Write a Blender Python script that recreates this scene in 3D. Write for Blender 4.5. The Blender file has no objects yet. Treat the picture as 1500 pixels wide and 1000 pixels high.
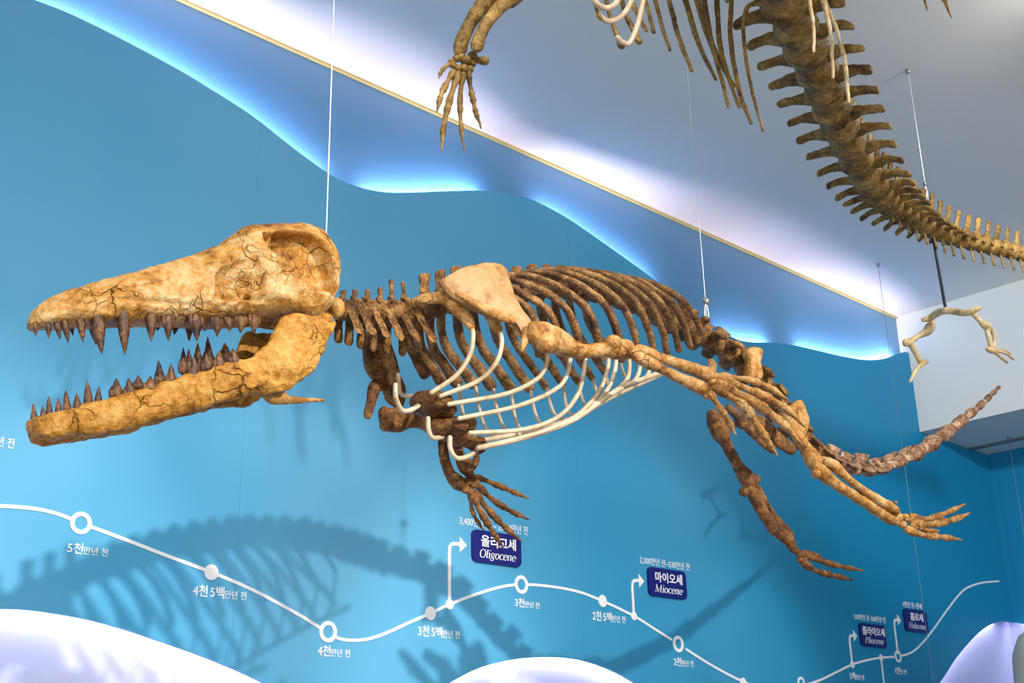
import bpy, math, random
import numpy as np
from mathutils import Vector, Matrix, noise

random.seed(7)
rng = np.random.default_rng(7)
scene = bpy.context.scene
COL = scene.collection

# ------------------------------------------------------------------ camera
# world: X runs along the long mural wall, Y points to that wall, Z is up (m)
EYE = 1.6
F_PX = 1780.0
R = np.array([[0.7243161, -0.21703733, -0.65441652],
              [-0.68915659, -0.25643036, -0.67772167],
              [-0.02072136, 0.94188018, -0.33530934]])
cam_data = bpy.data.cameras.new('camera')
cam_data.sensor_width = 36.0
cam_data.lens = F_PX * 36.0 / 1500.0
cam_data.clip_start = 0.02
cam = bpy.data.objects.new('camera', cam_data)
COL.objects.link(cam)
m4 = Matrix([[*R[0], 0], [*R[1], 0], [*R[2], EYE], [0, 0, 0, 1]])
cam.matrix_world = m4
scene.camera = cam

# ------------------------------------------------------------------ exposure, world
vs = scene.view_settings
vs.view_transform = 'Standard'
vs.look = 'None'
vs.exposure = 0.32
vs.gamma = 1.0
vs.use_curve_mapping = False
scene.cycles.max_bounces = 6
scene.cycles.diffuse_bounces = 3
scene.cycles.glossy_bounces = 2
scene.cycles.caustics_reflective = False
world = bpy.data.worlds.new('world')
scene.world = world
world.use_nodes = True
bg = world.node_tree.nodes['Background']
bg.inputs[0].default_value = (1.0, 0.985, 0.96, 1)
bg.inputs[1].default_value = 1.15


def spot(name, loc, target, power, size=0.1, angle=70, blend=0.6, color=(1, 0.95, 0.86)):
    d = bpy.data.lights.new(name, 'SPOT')
    d.energy = power
    d.shadow_soft_size = size
    d.spot_size = math.radians(angle)
    d.spot_blend = blend
    d.color = color
    o = bpy.data.objects.new(name, d)
    COL.objects.link(o)
    o.location = loc
    o.rotation_euler = (Vector(target) - Vector(loc)).to_track_quat('-Z', 'Y').to_euler()
    return o


# track spotlights of the gallery ceiling, behind and beside the camera
KEY = (1.0, 0.93, 0.82)
spot('track_spot_head', (2.26, -2.85, 4.12), (1.05, 1.9, 2.02), 560, 0.045, 27, 0.45, KEY)
spot('track_spot_chest', (2.30, -2.85, 4.12), (2.15, 1.9, 2.12), 560, 0.045, 26, 0.45, KEY)
spot('track_spot_tail', (2.34, -2.85, 4.12), (3.45, 1.9, 2.15), 640, 0.045, 27, 0.45, KEY)
spot('track_spot_front', (-0.6, -0.6, 4.08), (1.2, 2.7, 2.0), 215, 0.12, 62, 0.9, (1.0, 0.96, 0.9))
spot('track_spot_top', (1.45, 1.0, 4.1), (1.5, 1.9, 2.6), 45, 0.05, 84, 0.9, (1.0, 0.98, 0.95))
spot('track_spot_beam', (1.9, -0.9, 4.05), (6.5, 2.8, 3.62), 520, 0.12, 34, 0.8, (1.0, 0.98, 0.93))
spot('track_spot_long_tail', (3.9, 0.9, 4.13), (3.75, 1.8, 3.6), 42, 0.06, 120, 0.8, (1.0, 0.97, 0.9))


# ------------------------------------------------------------------ pixel helpers
def ray(x, y):
    return R @ np.array([(x - 750) / F_PX, -(y - 500) / F_PX, -1.0])


def P(x, y, Y):
    """point of the plane Y = const seen at photo position (x, y)"""
    r = ray(x, y)
    p = r * (Y / r[1])
    p[2] += EYE
    return p


def PZ(x, y, z):
    r = ray(x, y)
    p = r * ((z - EYE) / r[2])
    p[2] += EYE
    return p


def PX(x, y, X):
    r = ray(x, y)
    p = r * (X / r[0])
    p[2] += EYE
    return p


def mpp(p):
    """metres per pixel at a world point"""
    q = np.array(p, float) - np.array([0, 0, EYE])
    return -(R.T @ q)[2] / F_PX


# ------------------------------------------------------------------ mesh helpers
def catmull(arr, sub):
    a = np.asarray(arr, float)
    n = len(a)
    if n < 2:
        return a
    if n == 2:
        t = np.linspace(0, 1, sub + 1)[:, None]
        return a[0] * (1 - t) + a[1] * t
    e = np.vstack([2 * a[0] - a[1], a, 2 * a[-1] - a[-2]])
    out = []
    for i in range(n - 1):
        p0, p1, p2, p3 = e[i], e[i + 1], e[i + 2], e[i + 3]
        for k in range(sub):
            t = k / sub
            out.append(0.5 * ((2 * p1) + (-p0 + p2) * t + (2 * p0 - 5 * p1 + 4 * p2 - p3) * t * t
                              + (-p0 + 3 * p1 - 3 * p2 + p3) * t ** 3))
    out.append(a[-1])
    return np.array(out)


def loft(stations, seg=12, sub=4, ex=2.0, egg=0.0, caps=True, capk=(1.0, 1.0)):
    """stations: (centre, half axis a, half axis b); returns verts, faces"""
    st = np.array([np.concatenate([np.asarray(s[0], float), np.asarray(s[1], float), np.asarray(s[2], float)])
                   for s in stations])
    st = catmull(st, sub)
    if caps:
        def cap(s0, s1, kk):
            d = s0[:3] - s1[:3]
            d = d / (np.linalg.norm(d) + 1e-9)
            r = min(np.linalg.norm(s0[3:6]), np.linalg.norm(s0[6:9]))
            res = []
            for ang in (35, 62, 82):
                c = s0.copy()
                c[:3] = s0[:3] + d * r * math.sin(math.radians(ang)) * 0.75 * kk
                c[3:] = s0[3:] * math.cos(math.radians(ang))
                res.append(c)
            return res
        a = cap(st[0], st[1], capk[0])
        b = cap(st[-1], st[-2], capk[1])
        st = np.vstack([a[::-1], st, b])
    th = np.linspace(0, 2 * math.pi, seg, endpoint=False)
    cs, sn = np.cos(th), np.sin(th)
    k = 2.0 / ex
    ca = np.sign(cs) * np.abs(cs) ** k
    sb = np.sign(sn) * np.abs(sn) ** k
    sb = sb * (1 - egg * ca)
    V = (st[:, None, 0:3] + ca[None, :, None] * st[:, None, 3:6] + sb[None, :, None] * st[:, None, 6:9])
    n = len(st)
    V = V.reshape(-1, 3)
    faces = []
    for i in range(n - 1):
        for j in range(seg):
            j2 = (j + 1) % seg
            faces.append((i * seg + j, i * seg + j2, (i + 1) * seg + j2, (i + 1) * seg + j))
    faces.append(tuple(range(seg - 1, -1, -1)))
    faces.append(tuple(range((n - 1) * seg, n * seg)))
    return V, faces


def frames(pts, ref=None):
    pts = np.asarray(pts, float)
    t = np.gradient(pts, axis=0)
    t /= (np.linalg.norm(t, axis=1)[:, None] + 1e-9)
    if ref is None:
        ref = np.array([0.13, 0.21, 0.97])
        if abs(t[0] @ ref) > 0.85:
            ref = np.array([0.95, 0.3, 0.05])
    ref = np.asarray(ref, float)
    A, B = [], []
    for i in range(len(pts)):
        a = ref - t[i] * (ref @ t[i])
        if np.linalg.norm(a) < 1e-3:
            a = A[-1] if A else np.array([1.0, 0, 0])
        a /= np.linalg.norm(a)
        A.append(a)
        B.append(np.cross(t[i], a))
        if ref is not None:
            ref = 0.35 * ref + 0.65 * a
    return np.array(A), np.array(B)


def tube(pts, rad, seg=10, sub=4, flat=1.0, ref=None, ex=2.0):
    """pts list of points, rad list or number; flat scales the half axis across ref"""
    pts = np.asarray(pts, float)
    n = len(pts)
    rad = np.full(n, float(rad)) if np.isscalar(rad) else np.asarray(rad, float)
    A, B = frames(pts, ref)
    return loft([(pts[i], A[i] * rad[i], B[i] * rad[i] * flat) for i in range(n)], seg, sub, ex)


def bone(p0, p1, r, k0=1.5, k1=1.5, bend=None, seg=12, flat=1.0, ref=None):
    p0 = np.asarray(p0, float)
    p1 = np.asarray(p1, float)
    ts = [0, 0.05, 0.13, 0.3, 0.5, 0.7, 0.87, 0.95, 1]
    ks = [k0 * 0.72, k0, 0.5 + 0.5 * k0, 1.05, 1.0, 1.05, 0.5 + 0.5 * k1, k1, k1 * 0.72]
    bend = np.zeros(3) if bend is None else np.asarray(bend, float)
    pts = [p0 + (p1 - p0) * t + bend * 4 * t * (1 - t) for t in ts]
    return tube(pts, [r * k for k in ks], seg, 3, flat, ref)


def blob(c, rx, ry=None, rz=None, seg=12, rings=8, axes=None):
    ry = rx if ry is None else ry
    rz = rx if rz is None else rz
    c = np.asarray(c, float)
    V, Fc = [], []
    ax = np.eye(3) if axes is None else np.asarray(axes, float)
    V.append(c + ax[2] * rz)
    for i in range(1, rings):
        ph = math.pi * i / rings
        for j in range(seg):
            th = 2 * math.pi * j / seg
            V.append(c + ax[0] * rx * math.sin(ph) * math.cos(th) + ax[1] * ry * math.sin(ph) * math.sin(th)
                     + ax[2] * rz * math.cos(ph))
    V.append(c - ax[2] * rz)
    for j in range(seg):
        Fc.append((0, 1 + j, 1 + (j + 1) % seg))
    for i in range(rings - 2):
        for j in range(seg):
            a = 1 + i * seg + j
            b = 1 + i * seg + (j + 1) % seg
            Fc.append((a, a + seg, b + seg, b))
    last = len(V) - 1
    for j in range(seg):
        Fc.append((last, 1 + (rings - 2) * seg + (j + 1) % seg, 1 + (rings - 2) * seg + j))
    return np.array(V), Fc


def box(x0, x1, y0, y1, z0, z1):
    V = np.array([(x, y, z) for x in (x0, x1) for y in (y0, y1) for z in (z0, z1)], float)
    return V, [(0, 1, 3, 2), (4, 6, 7, 5), (0, 4, 5, 1), (2, 3, 7, 6), (0, 2, 6, 4), (1, 5, 7, 3)]


def merge(parts):
    V, Fc, o = [], [], 0
    for v, f in parts:
        V.append(v)
        Fc += [tuple(i + o for i in q) for q in f]
        o += len(v)
    return np.vstack(V), Fc


def rough(part, amp, freq, seed=0.0, ridged=False):
    """uneven bone surface: pushes vertices about by smooth noise"""
    V, Fc = part
    V = V.copy()
    off = Vector((seed * 3.1, seed * 1.7, seed))
    for i in range(len(V)):
        p = Vector(V[i]) * freq + off
        n = noise.noise_vector(p) + 0.5 * noise.noise_vector(p * 2.3)
        V[i] += np.array(n) * amp
    return V, Fc


WLOC = {}


def mk(name, parts, mat, parent=None, label=None, smooth=True, origin=None, base=False):
    V, Fc = merge(parts) if isinstance(parts, list) else parts
    V = np.asarray(V, float)
    if origin is None:
        origin = (V.min(0) + V.max(0)) / 2
    if base:
        origin[2] = V[:, 2].min()
    origin = np.asarray(origin, float)
    me = bpy.data.meshes.new(name)
    me.from_pydata((V - origin).tolist(), [], Fc)
    me.update()
    if smooth:
        me.shade_smooth()
    me.materials.append(mat)
    o = bpy.data.objects.new(name, me)
    COL.objects.link(o)
    pw = np.zeros(3)
    if parent is not None:
        o.parent = parent
        pw = WLOC[parent.name]
    o.location = origin - pw
    WLOC[o.name] = origin
    if label:
        o['label'] = label
    return o


def fuse(o, voxel, it=4):
    m = o.modifiers.new('fuse', 'REMESH')
    m.mode = 'VOXEL'
    m.voxel_size = voxel
    m.use_smooth_shade = True
    m2 = o.modifiers.new('soften', 'SMOOTH')
    m2.factor = 0.5
    m2.iterations = it
    return o


def thing(name, loc, label, cat, group=None):
    o = bpy.data.objects.new(name, None)
    COL.objects.link(o)
    o.location = loc
    o.empty_display_size = 0.1
    WLOC[o.name] = np.asarray(loc, float)
    tag(o, label, cat, group)
    return o


def tag(o, label=None, cat=None, group=None, kind=None):
    if label:
        o['label'] = label
    if cat:
        o['category'] = cat
    if group:
        o['group'] = group
    if kind:
        o['kind'] = kind
    return o


# ------------------------------------------------------------------ materials
def new_mat(name):
    m = bpy.data.materials.new(name)
    m.use_nodes = True
    nt = m.node_tree
    return m, nt, nt.nodes['Principled BSDF']


def node(nt, kind, **kw):
    n = nt.nodes.new(kind)
    for k, v in kw.items():
        if hasattr(n, k):
            setattr(n, k, v)
        else:
            n.inputs[k.replace('_', ' ')].default_value = v
    return n


def ramp(nt, stops):
    r = nt.nodes.new('ShaderNodeValToRGB')
    el = r.color_ramp.elements
    while len(el) < len(stops):
        el.new(0.5)
    for e, (p, c) in zip(el, stops):
        e.position = p
        e.color = (*c, 1)
    return r


def bone_mat(name, dark, mid, light, scale=9.0, crack=0.0, crack_scale=14.0, rough_=0.62, bump=0.35, spec=0.35):
    m, nt, b = new_mat(name)
    tc = node(nt, 'ShaderNodeTexCoord')
    n1 = node(nt, 'ShaderNodeTexNoise', Scale=scale, Detail=5.0, Roughness=0.66, Distortion=0.5)
    n2 = node(nt, 'ShaderNodeTexNoise', Scale=scale * 5.5, Detail=4.0, Roughness=0.7)
    geo = node(nt, 'ShaderNodeNewGeometry')
    nt.links.new(geo.outputs['Position'], n1.inputs['Vector'])
    nt.links.new(geo.outputs['Position'], n2.inputs['Vector'])
    r = ramp(nt, [(0.37, dark), (0.49, mid), (0.62, light)])
    mixf = node(nt, 'ShaderNodeMath', operation='MULTIPLY_ADD')
    mixf.inputs[1].default_value = 0.38
    nt.links.new(n2.outputs[0], mixf.inputs[0])
    sub = node(nt, 'ShaderNodeMath', operation='MULTIPLY')
    sub.inputs[1].default_value = 0.62
    nt.links.new(n1.outputs[0], sub.inputs[0])
    nt.links.new(sub.outputs[0], mixf.inputs[2])
    nt.links.new(mixf.outputs[0], r.inputs[0])
    col = r.outputs[0]
    height = n2.outputs[0]
    if crack > 0:
        wn = node(nt, 'ShaderNodeTexNoise', Scale=crack_scale * 0.7, Detail=4.0)
        nt.links.new(geo.outputs['Position'], wn.inputs['Vector'])
        mx = node(nt, 'ShaderNodeVectorMath', operation='MULTIPLY_ADD')
        mx.inputs[1].default_value = (0.09, 0.09, 0.09)
        nt.links.new(wn.outputs['Color'], mx.inputs[0])
        nt.links.new(geo.outputs['Position'], mx.inputs[2])
        vo = node(nt, 'ShaderNodeTexVoronoi', feature='DISTANCE_TO_EDGE', Scale=crack_scale)
        nt.links.new(mx.outputs[0], vo.inputs['Vector'])
        cr = ramp(nt, [(0.0, (1, 1, 1)), (0.022, (0.35, 0.35, 0.35)), (0.05, (0, 0, 0))])
        nt.links.new(vo.outputs['Distance'], cr.inputs[0])
        # cracks only in patches
        pn = node(nt, 'ShaderNodeTexNoise', Scale=7.0, Detail=2.0)
        nt.links.new(geo.outputs['Position'], pn.inputs['Vector'])
        pr = ramp(nt, [(0.45, (0, 0, 0)), (0.6, (1, 1, 1))])
        nt.links.new(pn.outputs[0], pr.inputs[0])
        mu = node(nt, 'ShaderNodeMath', operation='MULTIPLY')
        nt.links.new(cr.outputs[0], mu.inputs[0])
        nt.links.new(pr.outputs[0], mu.inputs[1])
        mu2 = node(nt, 'ShaderNodeMath', operation='MULTIPLY')
        mu2.inputs[1].default_value = crack
        nt.links.new(mu.outputs[0], mu2.inputs[0])
        mc = node(nt, 'ShaderNodeMix', data_type='RGBA')
        nt.links.new(mu2.outputs[0], mc.inputs[0])
        nt.links.new(col, mc.inputs[6])
        mc.inputs[7].default_value = (dark[0] * 0.35, dark[1] * 0.3, dark[2] * 0.3, 1)
        col = mc.outputs[2]
        hs = node(nt, 'ShaderNodeMath', operation='SUBTRACT')
        nt.links.new(height, hs.inputs[0])
        nt.links.new(mu2.outputs[0], hs.inputs[1])
        height = hs.outputs[0]
    nt.links.new(col, b.inputs['Base Color'])
    b.inputs['Roughness'].default_value = rough_
    b.inputs['Specular IOR Level'].default_value = spec
    bp = node(nt, 'ShaderNodeBump', Strength=bump, Distance=0.006)
    nt.links.new(height, bp.inputs['Height'])
    nt.links.new(bp.outputs[0], b.inputs['Normal'])
    return m


def plain(name, color, rough_=0.5, metal=0.0, emit=None, strength=0.0, spec=0.4):
    m, nt, b = new_mat(name)
    b.inputs['Base Color'].default_value = (*color, 1)
    b.inputs['Roughness'].default_value = rough_
    b.inputs['Metallic'].default_value = metal
    b.inputs['Specular IOR Level'].default_value = spec
    if emit:
        b.inputs['Emission Color'].default_value = (*emit, 1)
        b.inputs['Emission Strength'].default_value = strength
    return m


def paint(name, c1, c2, scale=0.6, rough_=0.55, fine=0.02, spec=0.3):
    """wall paint or print: two close tones in broad soft clouds and a fine grain"""
    m, nt, b = new_mat(name)
    geo = node(nt, 'ShaderNodeNewGeometry')
    n1 = node(nt, 'ShaderNodeTexNoise', Scale=scale, Detail=3.0, Roughness=0.45)
    nt.links.new(geo.outputs['Position'], n1.inputs['Vector'])
    r = ramp(nt, [(0.32, c1), (0.68, c2)])
    nt.links.new(n1.outputs[0], r.inputs[0])
    nt.links.new(r.outputs[0], b.inputs['Base Color'])
    n2 = node(nt, 'ShaderNodeTexNoise', Scale=140.0, Detail=3.0)
    nt.links.new(geo.outputs['Position'], n2.inputs['Vector'])
    bp = node(nt, 'ShaderNodeBump', Strength=fine, Distance=0.003)
    nt.links.new(n2.outputs[0], bp.inputs['Height'])
    nt.links.new(bp.outputs[0], b.inputs['Normal'])
    b.inputs['Roughness'].default_value = rough_
    b.inputs['Specular IOR Level'].default_value = spec
    return m


M = {
    'skull': bone_mat('skull_bone', (0.13, 0.045, 0.007), (0.45, 0.21, 0.034), (0.65, 0.45, 0.215), 10, 0.7, 22, 0.52, 1.0),
    'jaw': bone_mat('jaw_bone', (0.085, 0.028, 0.004), (0.43, 0.19, 0.018), (0.60, 0.34, 0.085), 13, 0.8, 23, 0.46, 1.0),
    'tooth': bone_mat('tooth_enamel', (0.016, 0.005, 0.0015), (0.070, 0.024, 0.005), (0.26, 0.11, 0.026), 34, 0, 10, 0.25, 0.35, 0.5),
    'rib': bone_mat('rib_bone', (0.035, 0.013, 0.003), (0.17, 0.075, 0.019), (0.42, 0.24, 0.088), 24, 0.3, 25, 0.5, 0.9),
    'vert': bone_mat('vertebra_bone', (0.025, 0.009, 0.0025), (0.14, 0.058, 0.013), (0.42, 0.22, 0.066), 30, 0.3, 25, 0.5, 0.9),
    'limb': bone_mat('limb_bone', (0.12, 0.042, 0.007), (0.42, 0.195, 0.042), (0.62, 0.40, 0.18), 20, 0.6, 24, 0.48, 0.9),
    'limbdark': bone_mat('brown_limb_bone', (0.032, 0.011, 0.003), (0.145, 0.057, 0.013), (0.35, 0.17, 0.048), 26, 0.35, 22, 0.5, 0.9),
    'scap': bone_mat('scapula_bone', (0.22, 0.10, 0.025), (0.36, 0.21, 0.085), (0.44, 0.285, 0.135), 9, 0.2, 18, 0.52, 0.4),
    'tail': bone_mat('tail_bone', (0.06, 0.022, 0.009), (0.30, 0.145, 0.07), (0.72, 0.52, 0.36), 30, 0.3, 25, 0.5, 0.9),
    'cart': bone_mat('cartilage_rod', (0.40, 0.28, 0.16), (0.54, 0.42, 0.28), (0.64, 0.53, 0.39), 18, 0, 10, 0.4, 0.2, 0.4),
    'olive': bone_mat('olive_bone', (0.04, 0.018, 0.003), (0.22, 0.122, 0.024), (0.46, 0.29, 0.09), 15, 0.3, 20, 0.5, 0.8),
    'cream': bone_mat('cream_bone', (0.38, 0.23, 0.08), (0.66, 0.49, 0.25), (0.80, 0.68, 0.46), 26, 0, 20, 0.55, 0.4),
    'upper': paint('upper_wall_blue', (0.065, 0.225, 0.42), (0.08, 0.245, 0.44), 0.5, 0.38, 0.02, 1.0),
    'lower': paint('lower_wall_white', (0.42, 0.47, 0.80), (0.54, 0.57, 0.84), 0.9, 0.5),
    'ceil': paint('ceiling_paint', (0.83, 0.80, 0.75), (0.86, 0.83, 0.78), 0.4, 0.75),
    'beam': paint('beam_paint', (0.70, 0.72, 0.70), (0.74, 0.75, 0.73), 0.4, 0.7),
    'floor': paint('floor_vinyl', (0.42, 0.39, 0.35), (0.48, 0.45, 0.40), 1.5, 0.35),
    'trim': plain('brass_trim', (0.55, 0.45, 0.17), 0.5),
    'white': plain('white_vinyl', (0.86, 0.88, 0.92), 0.5),
    'navy': plain('navy_plate', (0.010, 0.012, 0.17), 0.35),
    'wire': plain('steel_wire', (0.72, 0.74, 0.76), 0.35, 0.6),
    'wiredark': plain('dull_wire', (0.25, 0.26, 0.28), 0.4, 0.6),
    'rod': plain('black_rod', (0.02, 0.02, 0.022), 0.4),
    'plinth': paint('cream_stone', (0.62, 0.58, 0.46), (0.72, 0.68, 0.56), 6, 0.7),
    'led': plain('led_tape', (0.9, 0.9, 0.95), 0.5, 0, (0.96, 0.81, 1.0), 66.0),
    'ledlow': plain('low_led_tape', (0.9, 0.9, 0.95), 0.5, 0, (1.0, 0.90, 1.0), 13.0),
}

# the mural print deepens from pale blue to sea blue towards the far end
def mural(name):
    m = paint(name, (0.050, 0.33, 0.60), (0.135, 0.43, 0.68), 0.75, 0.5)
    nt = m.node_tree
    b = nt.nodes['Principled BSDF']
    src = b.inputs['Base Color'].links[0].from_socket
    geo = node(nt, 'ShaderNodeNewGeometry')
    sep = node(nt, 'ShaderNodeSeparateXYZ')
    nt.links.new(geo.outputs['Position'], sep.inputs[0])
    mr = node(nt, 'ShaderNodeMapRange', interpolation_type='SMOOTHSTEP')
    mr.inputs[1].default_value = 2.2
    mr.inputs[2].default_value = 6.0
    nt.links.new(sep.outputs[0], mr.inputs[0])
    mx = node(nt, 'ShaderNodeMix', data_type='RGBA')
    nt.links.new(mr.outputs[0], mx.inputs[0])
    nt.links.new(src, mx.inputs[6])
    mx.inputs[7].default_value = (0.008, 0.235, 0.46, 1)
    nt.links.new(mx.outputs[2], b.inputs['Base Color'])
    return m


M['panel'] = mural('mural_blue')

# ------------------------------------------------------------------ the room
WALL_Y = 3.40          # backing wall
PAN_Y = 3.345          # face of the blue mural boards
PAN_T = 0.014
CEIL = EYE + 0.76313 * 3.40
X1 = 6.566             # face of the white beam
X2 = 7.42              # far wall
BEAM_Z = EYE + 0.5483 * 3.385
XL = -2.2


def wp(x, y):
    p = P(x, y, PAN_Y)
    return p[0], p[2]


def curve_fn(pix):
    """function z(X) through photo points on the mural face"""
    q = np.array([wp(*p) for p in pix])
    c = catmull(q, 12)
    o = np.argsort(c[:, 0])
    cx, cz = c[o, 0], c[o, 1]
    return lambda X: np.interp(X, cx, cz)


top_px = [(-60, -38), (40, -4), (120, 28), (240, 90), (300, 125), (370, 170), (425, 213), (480, 253), (520, 272), (560, 281), (600, 282),
          (650, 280), (700, 279), (740, 282), (780, 293), (815, 310), (850, 332), (900, 367), (950, 403), (1000, 442), (1040, 473),
          (1075, 495), (1100, 501), (1135, 502), (1170, 507), (1200, 514), (1240, 523), (1270, 527), (1295, 525), (1326, 515)]
bot_px = [(-200, 892), (-100, 889), (0, 891), (60, 895), (150, 912), (250, 944), (330, 974), (400, 1006), (470, 1040), (540, 1052), (600, 1035), (655, 1002),
          (700, 979), (750, 966), (800, 962), (850, 966), (900, 983), (950, 1012), (1020, 1060), (1120, 1110), (1250, 1110), (1320, 1070), (1375, 1002),
          (1402, 962), (1430, 930), (1450, 915), (1468, 909)]
z_top = curve_fn(top_px)
z_bot = curve_fn(bot_px)


def struct(name, parts, mat, parent=None, smooth=False, label=None):
    o = mk(name, parts, mat, parent, label, smooth)
    if parent is None:
        o['kind'] = 'structure'
    return o


floor_o = struct('floor', box(-5, 9, -5, WALL_Y + 0.2, -0.1, 0), M['floor'])
ceil_o = struct('ceiling', box(-5, 9, -5, WALL_Y + 0.2, CEIL, CEIL + 0.1), M['ceil'])
# long wall: blue above, white below, seen behind the wavy edges of the mural boards
wall = struct('wall_left', box(XL, X2 + 0.1, WALL_Y, WALL_Y + 0.1, 2.75, CEIL), M['upper'])
struct('white_lower_wall', box(XL, X2 + 0.1, WALL_Y, WALL_Y + 0.1, 0, 2.75), M['lower'], wall)
seams = [XL, wp(375, 300)[0], wp(842, 600)[0], wp(1083, 600)[0], wp(1288, 600)[0], X2]
for k in range(len(seams) - 1):
    xs = np.linspace(seams[k] + 0.0003, seams[k + 1] - 0.0003, 90)
    V, Fc = [], []
    for X in xs:
        zt = float(min(z_top(X), CEIL - 0.01))
        if X > X1 - 0.002:
            zt = BEAM_Z - 0.001
        zb = float(z_bot(X))
        for yy in (PAN_Y, PAN_Y + PAN_T):
            V += [(X, yy, zb), (X, yy, zt)]
    for i in range(len(xs) - 1):
        a, b = i * 4, i * 4 + 4
        Fc += [(a, b, b + 1, a + 1), (a + 2, a + 3, b + 3, b + 2), (a + 1, b + 1, b + 3, a + 3), (a, a + 2, b + 2, b)]
    e = (len(xs) - 1) * 4
    Fc += [(0, 1, 3, 2), (e, e + 2, e + 3, e + 1)]
    struct('mural_board', (np.array(V), Fc), M['panel'], wall)

# LED tape behind the board edges
def led(fn, xa, xb, dz, mat='led', name='led_tape', y0=PAN_Y + PAN_T + 0.004):
    xs = np.linspace(xa, xb, max(4, int((xb - xa) / 0.04)))
    V, Fc = [], []
    for X in xs:
        z = float(fn(X)) + dz
        s_ = 1 if dz < 0 else -1
        V += [(X, y0, z + s_ * 0.018), (X, y0 + 0.018, z)]
    for i in range(len(xs) - 1):
        Fc.append((i * 2, i * 2 + 1, i * 2 + 3, i * 2 + 2))
    return struct(name, (np.array(V), Fc), M[mat], wall)


for a, b in [((30, 0), (485, 255)), ((545, 278), (712, 279)), ((800, 303), (965, 415)), ((1062, 487), (1135, 502)), ((1180, 510), (1318, 520))]:
    led(z_top, wp(*a)[0], min(wp(*b)[0], X1 - 0.01), -0.028)
for a, b in [((-190, 892), (420, 1010)), ((620, 1020), (960, 1010)), ((1350, 1010), (1466, 909))]:
    led(z_bot, wp(*a)[0], wp(*b)[0], 0.028, 'ledlow')

# brass coloured trim under the ceiling
tr = struct('trim_1', box(XL, X1, WALL_Y - 0.014, WALL_Y, CEIL - 0.010, CEIL - 0.0005), M['trim'])
# white beam over the far end, far wall with its own boards
struct('wall_right', box(X1, X2 + 0.1, -4.5, WALL_Y, BEAM_Z, CEIL), M['beam'])
struct('trim_2', box(7.16, 7.20, -4.5, WALL_Y - 0.06, BEAM_Z - 0.012, BEAM_Z - 0.0005), M['wiredark'])
far = struct('wall_far', box(X2 + 0.055, X2 + 0.15, -4.5, WALL_Y, 0, BEAM_Z), M['lower'])
ys = np.linspace(-4.5, PAN_Y, 120)
zc = float(z_bot(X2))
V, Fc = [], []
for yy in ys:
    d = PAN_Y - yy
    zb = max(0.6, zc - 0.20 * (d / 0.45) ** 1.3 if d < 1.2 else 0.6 + 0.2 * math.sin(d))
    for xx in (X2, X2 + PAN_T):
        V += [(xx, yy, zb), (xx, yy, BEAM_Z - 0.001)]
for i in range(len(ys) - 1):
    a, b = i * 4, i * 4 + 4
    Fc += [(a, a + 1, b + 1, b), (a + 2, b + 2, b + 3, a + 3), (a + 1, a + 3, b + 3, b + 1), (a, b, b + 2, a + 2)]
struct('mural_board', (np.array(V), Fc), M['panel'], far)
V, Fc = [], []
for yy in np.linspace(2.4, PAN_Y - 0.02, 24):
    d = PAN_Y - yy
    zb = zc - 0.20 * (d / 0.45) ** 1.3
    V += [(X2 + 0.024, yy, zb + 0.03), (X2 + 0.046, yy, zb + 0.03)]
for i in range(23):
    Fc.append((i * 2, i * 2 + 1, i * 2 + 3, i * 2 + 2))
struct('led_tape', (np.array(V), Fc), M['ledlow'], far)

# ------------------------------------------------------------------ timeline print on the mural
def text_part(s, bold=0.0, shear=0.0):
    """flat outline of a line of writing in (x, z); y is thickness"""
    cu = bpy.data.curves.new('lettering', 'FONT')
    cu.body = s
    cu.size = 1.0
    cu.shear = shear
    cu.offset = bold
    cu.resolution_u = 3
    cu.extrude = 0.01
    o = bpy.data.objects.new('lettering', cu)
    COL.objects.link(o)
    bpy.context.view_layer.update()
    dg = bpy.context.evaluated_depsgraph_get()
    me = bpy.data.meshes.new_from_object(o.evaluated_get(dg))
    V = np.array([v.co[:] for v in me.vertices])
    Fc = [tuple(p.vertices) for p in me.polygons]
    bpy.data.objects.remove(o)
    bpy.data.curves.remove(cu)
    bpy.data.meshes.remove(me)
    return V, Fc


def line_parts(chunks, x0, x1, z0, height, yface, thick=0.0016):
    """chunks: (text, relative size, bold, shear), set side by side to fill x0..x1 above z0"""
    cur = 0.0
    parts = []
    hmax = 0
    for s, k, bold, shear in chunks:
        if s == ' ':
            cur += k
            continue
        V, Fc = text_part(s, bold, shear)
        V = V * k
        V[:, 0] += cur - V[:, 0].min()
        cur = V[:, 0].max() + 0.06 * k
        if abs(k - 1.0) < 1e-6 or len(chunks) == 1:
            hmax = max(hmax, V[:, 1].max())
        parts.append((V, Fc))
    V, Fc = merge(parts)
    wx = V[:, 0].max()
    y0 = min(0, V[:, 1].min())
    out = np.zeros_like(V)
    out[:, 0] = x0 + V[:, 0] / wx * (x1 - x0)
    out[:, 2] = z0 + V[:, 1] / hmax * height
    out[:, 1] = yface - thick * (V[:, 2] > 0) - 0.0004
    return out, [tuple(f) for f in Fc]


def caption(chunks, l, r, hpx, label, group=None):
    xa, za = wp(*l)
    xb, zb = wp(*r)
    top = wp(l[0], l[1] - hpx)[1]
    part = line_parts(chunks, xa, xb, za, top - za, PAN_Y)
    o = mk('date_caption', part, M['white'], None, None, False)
    tag(o, label, 'lettering', group or 'white date captions on the mural')
    return o


def big(n, unit, extra=None):
    ch = [(n + unit, 1.0, 0.012, 0)]
    if extra:
        ch += [(' ', 0.22, 0, 0), (extra, 1.0, 0.012, 0)]
    ch += [('만년 전', 0.72, 0.006, 0)]
    return ch


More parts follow.
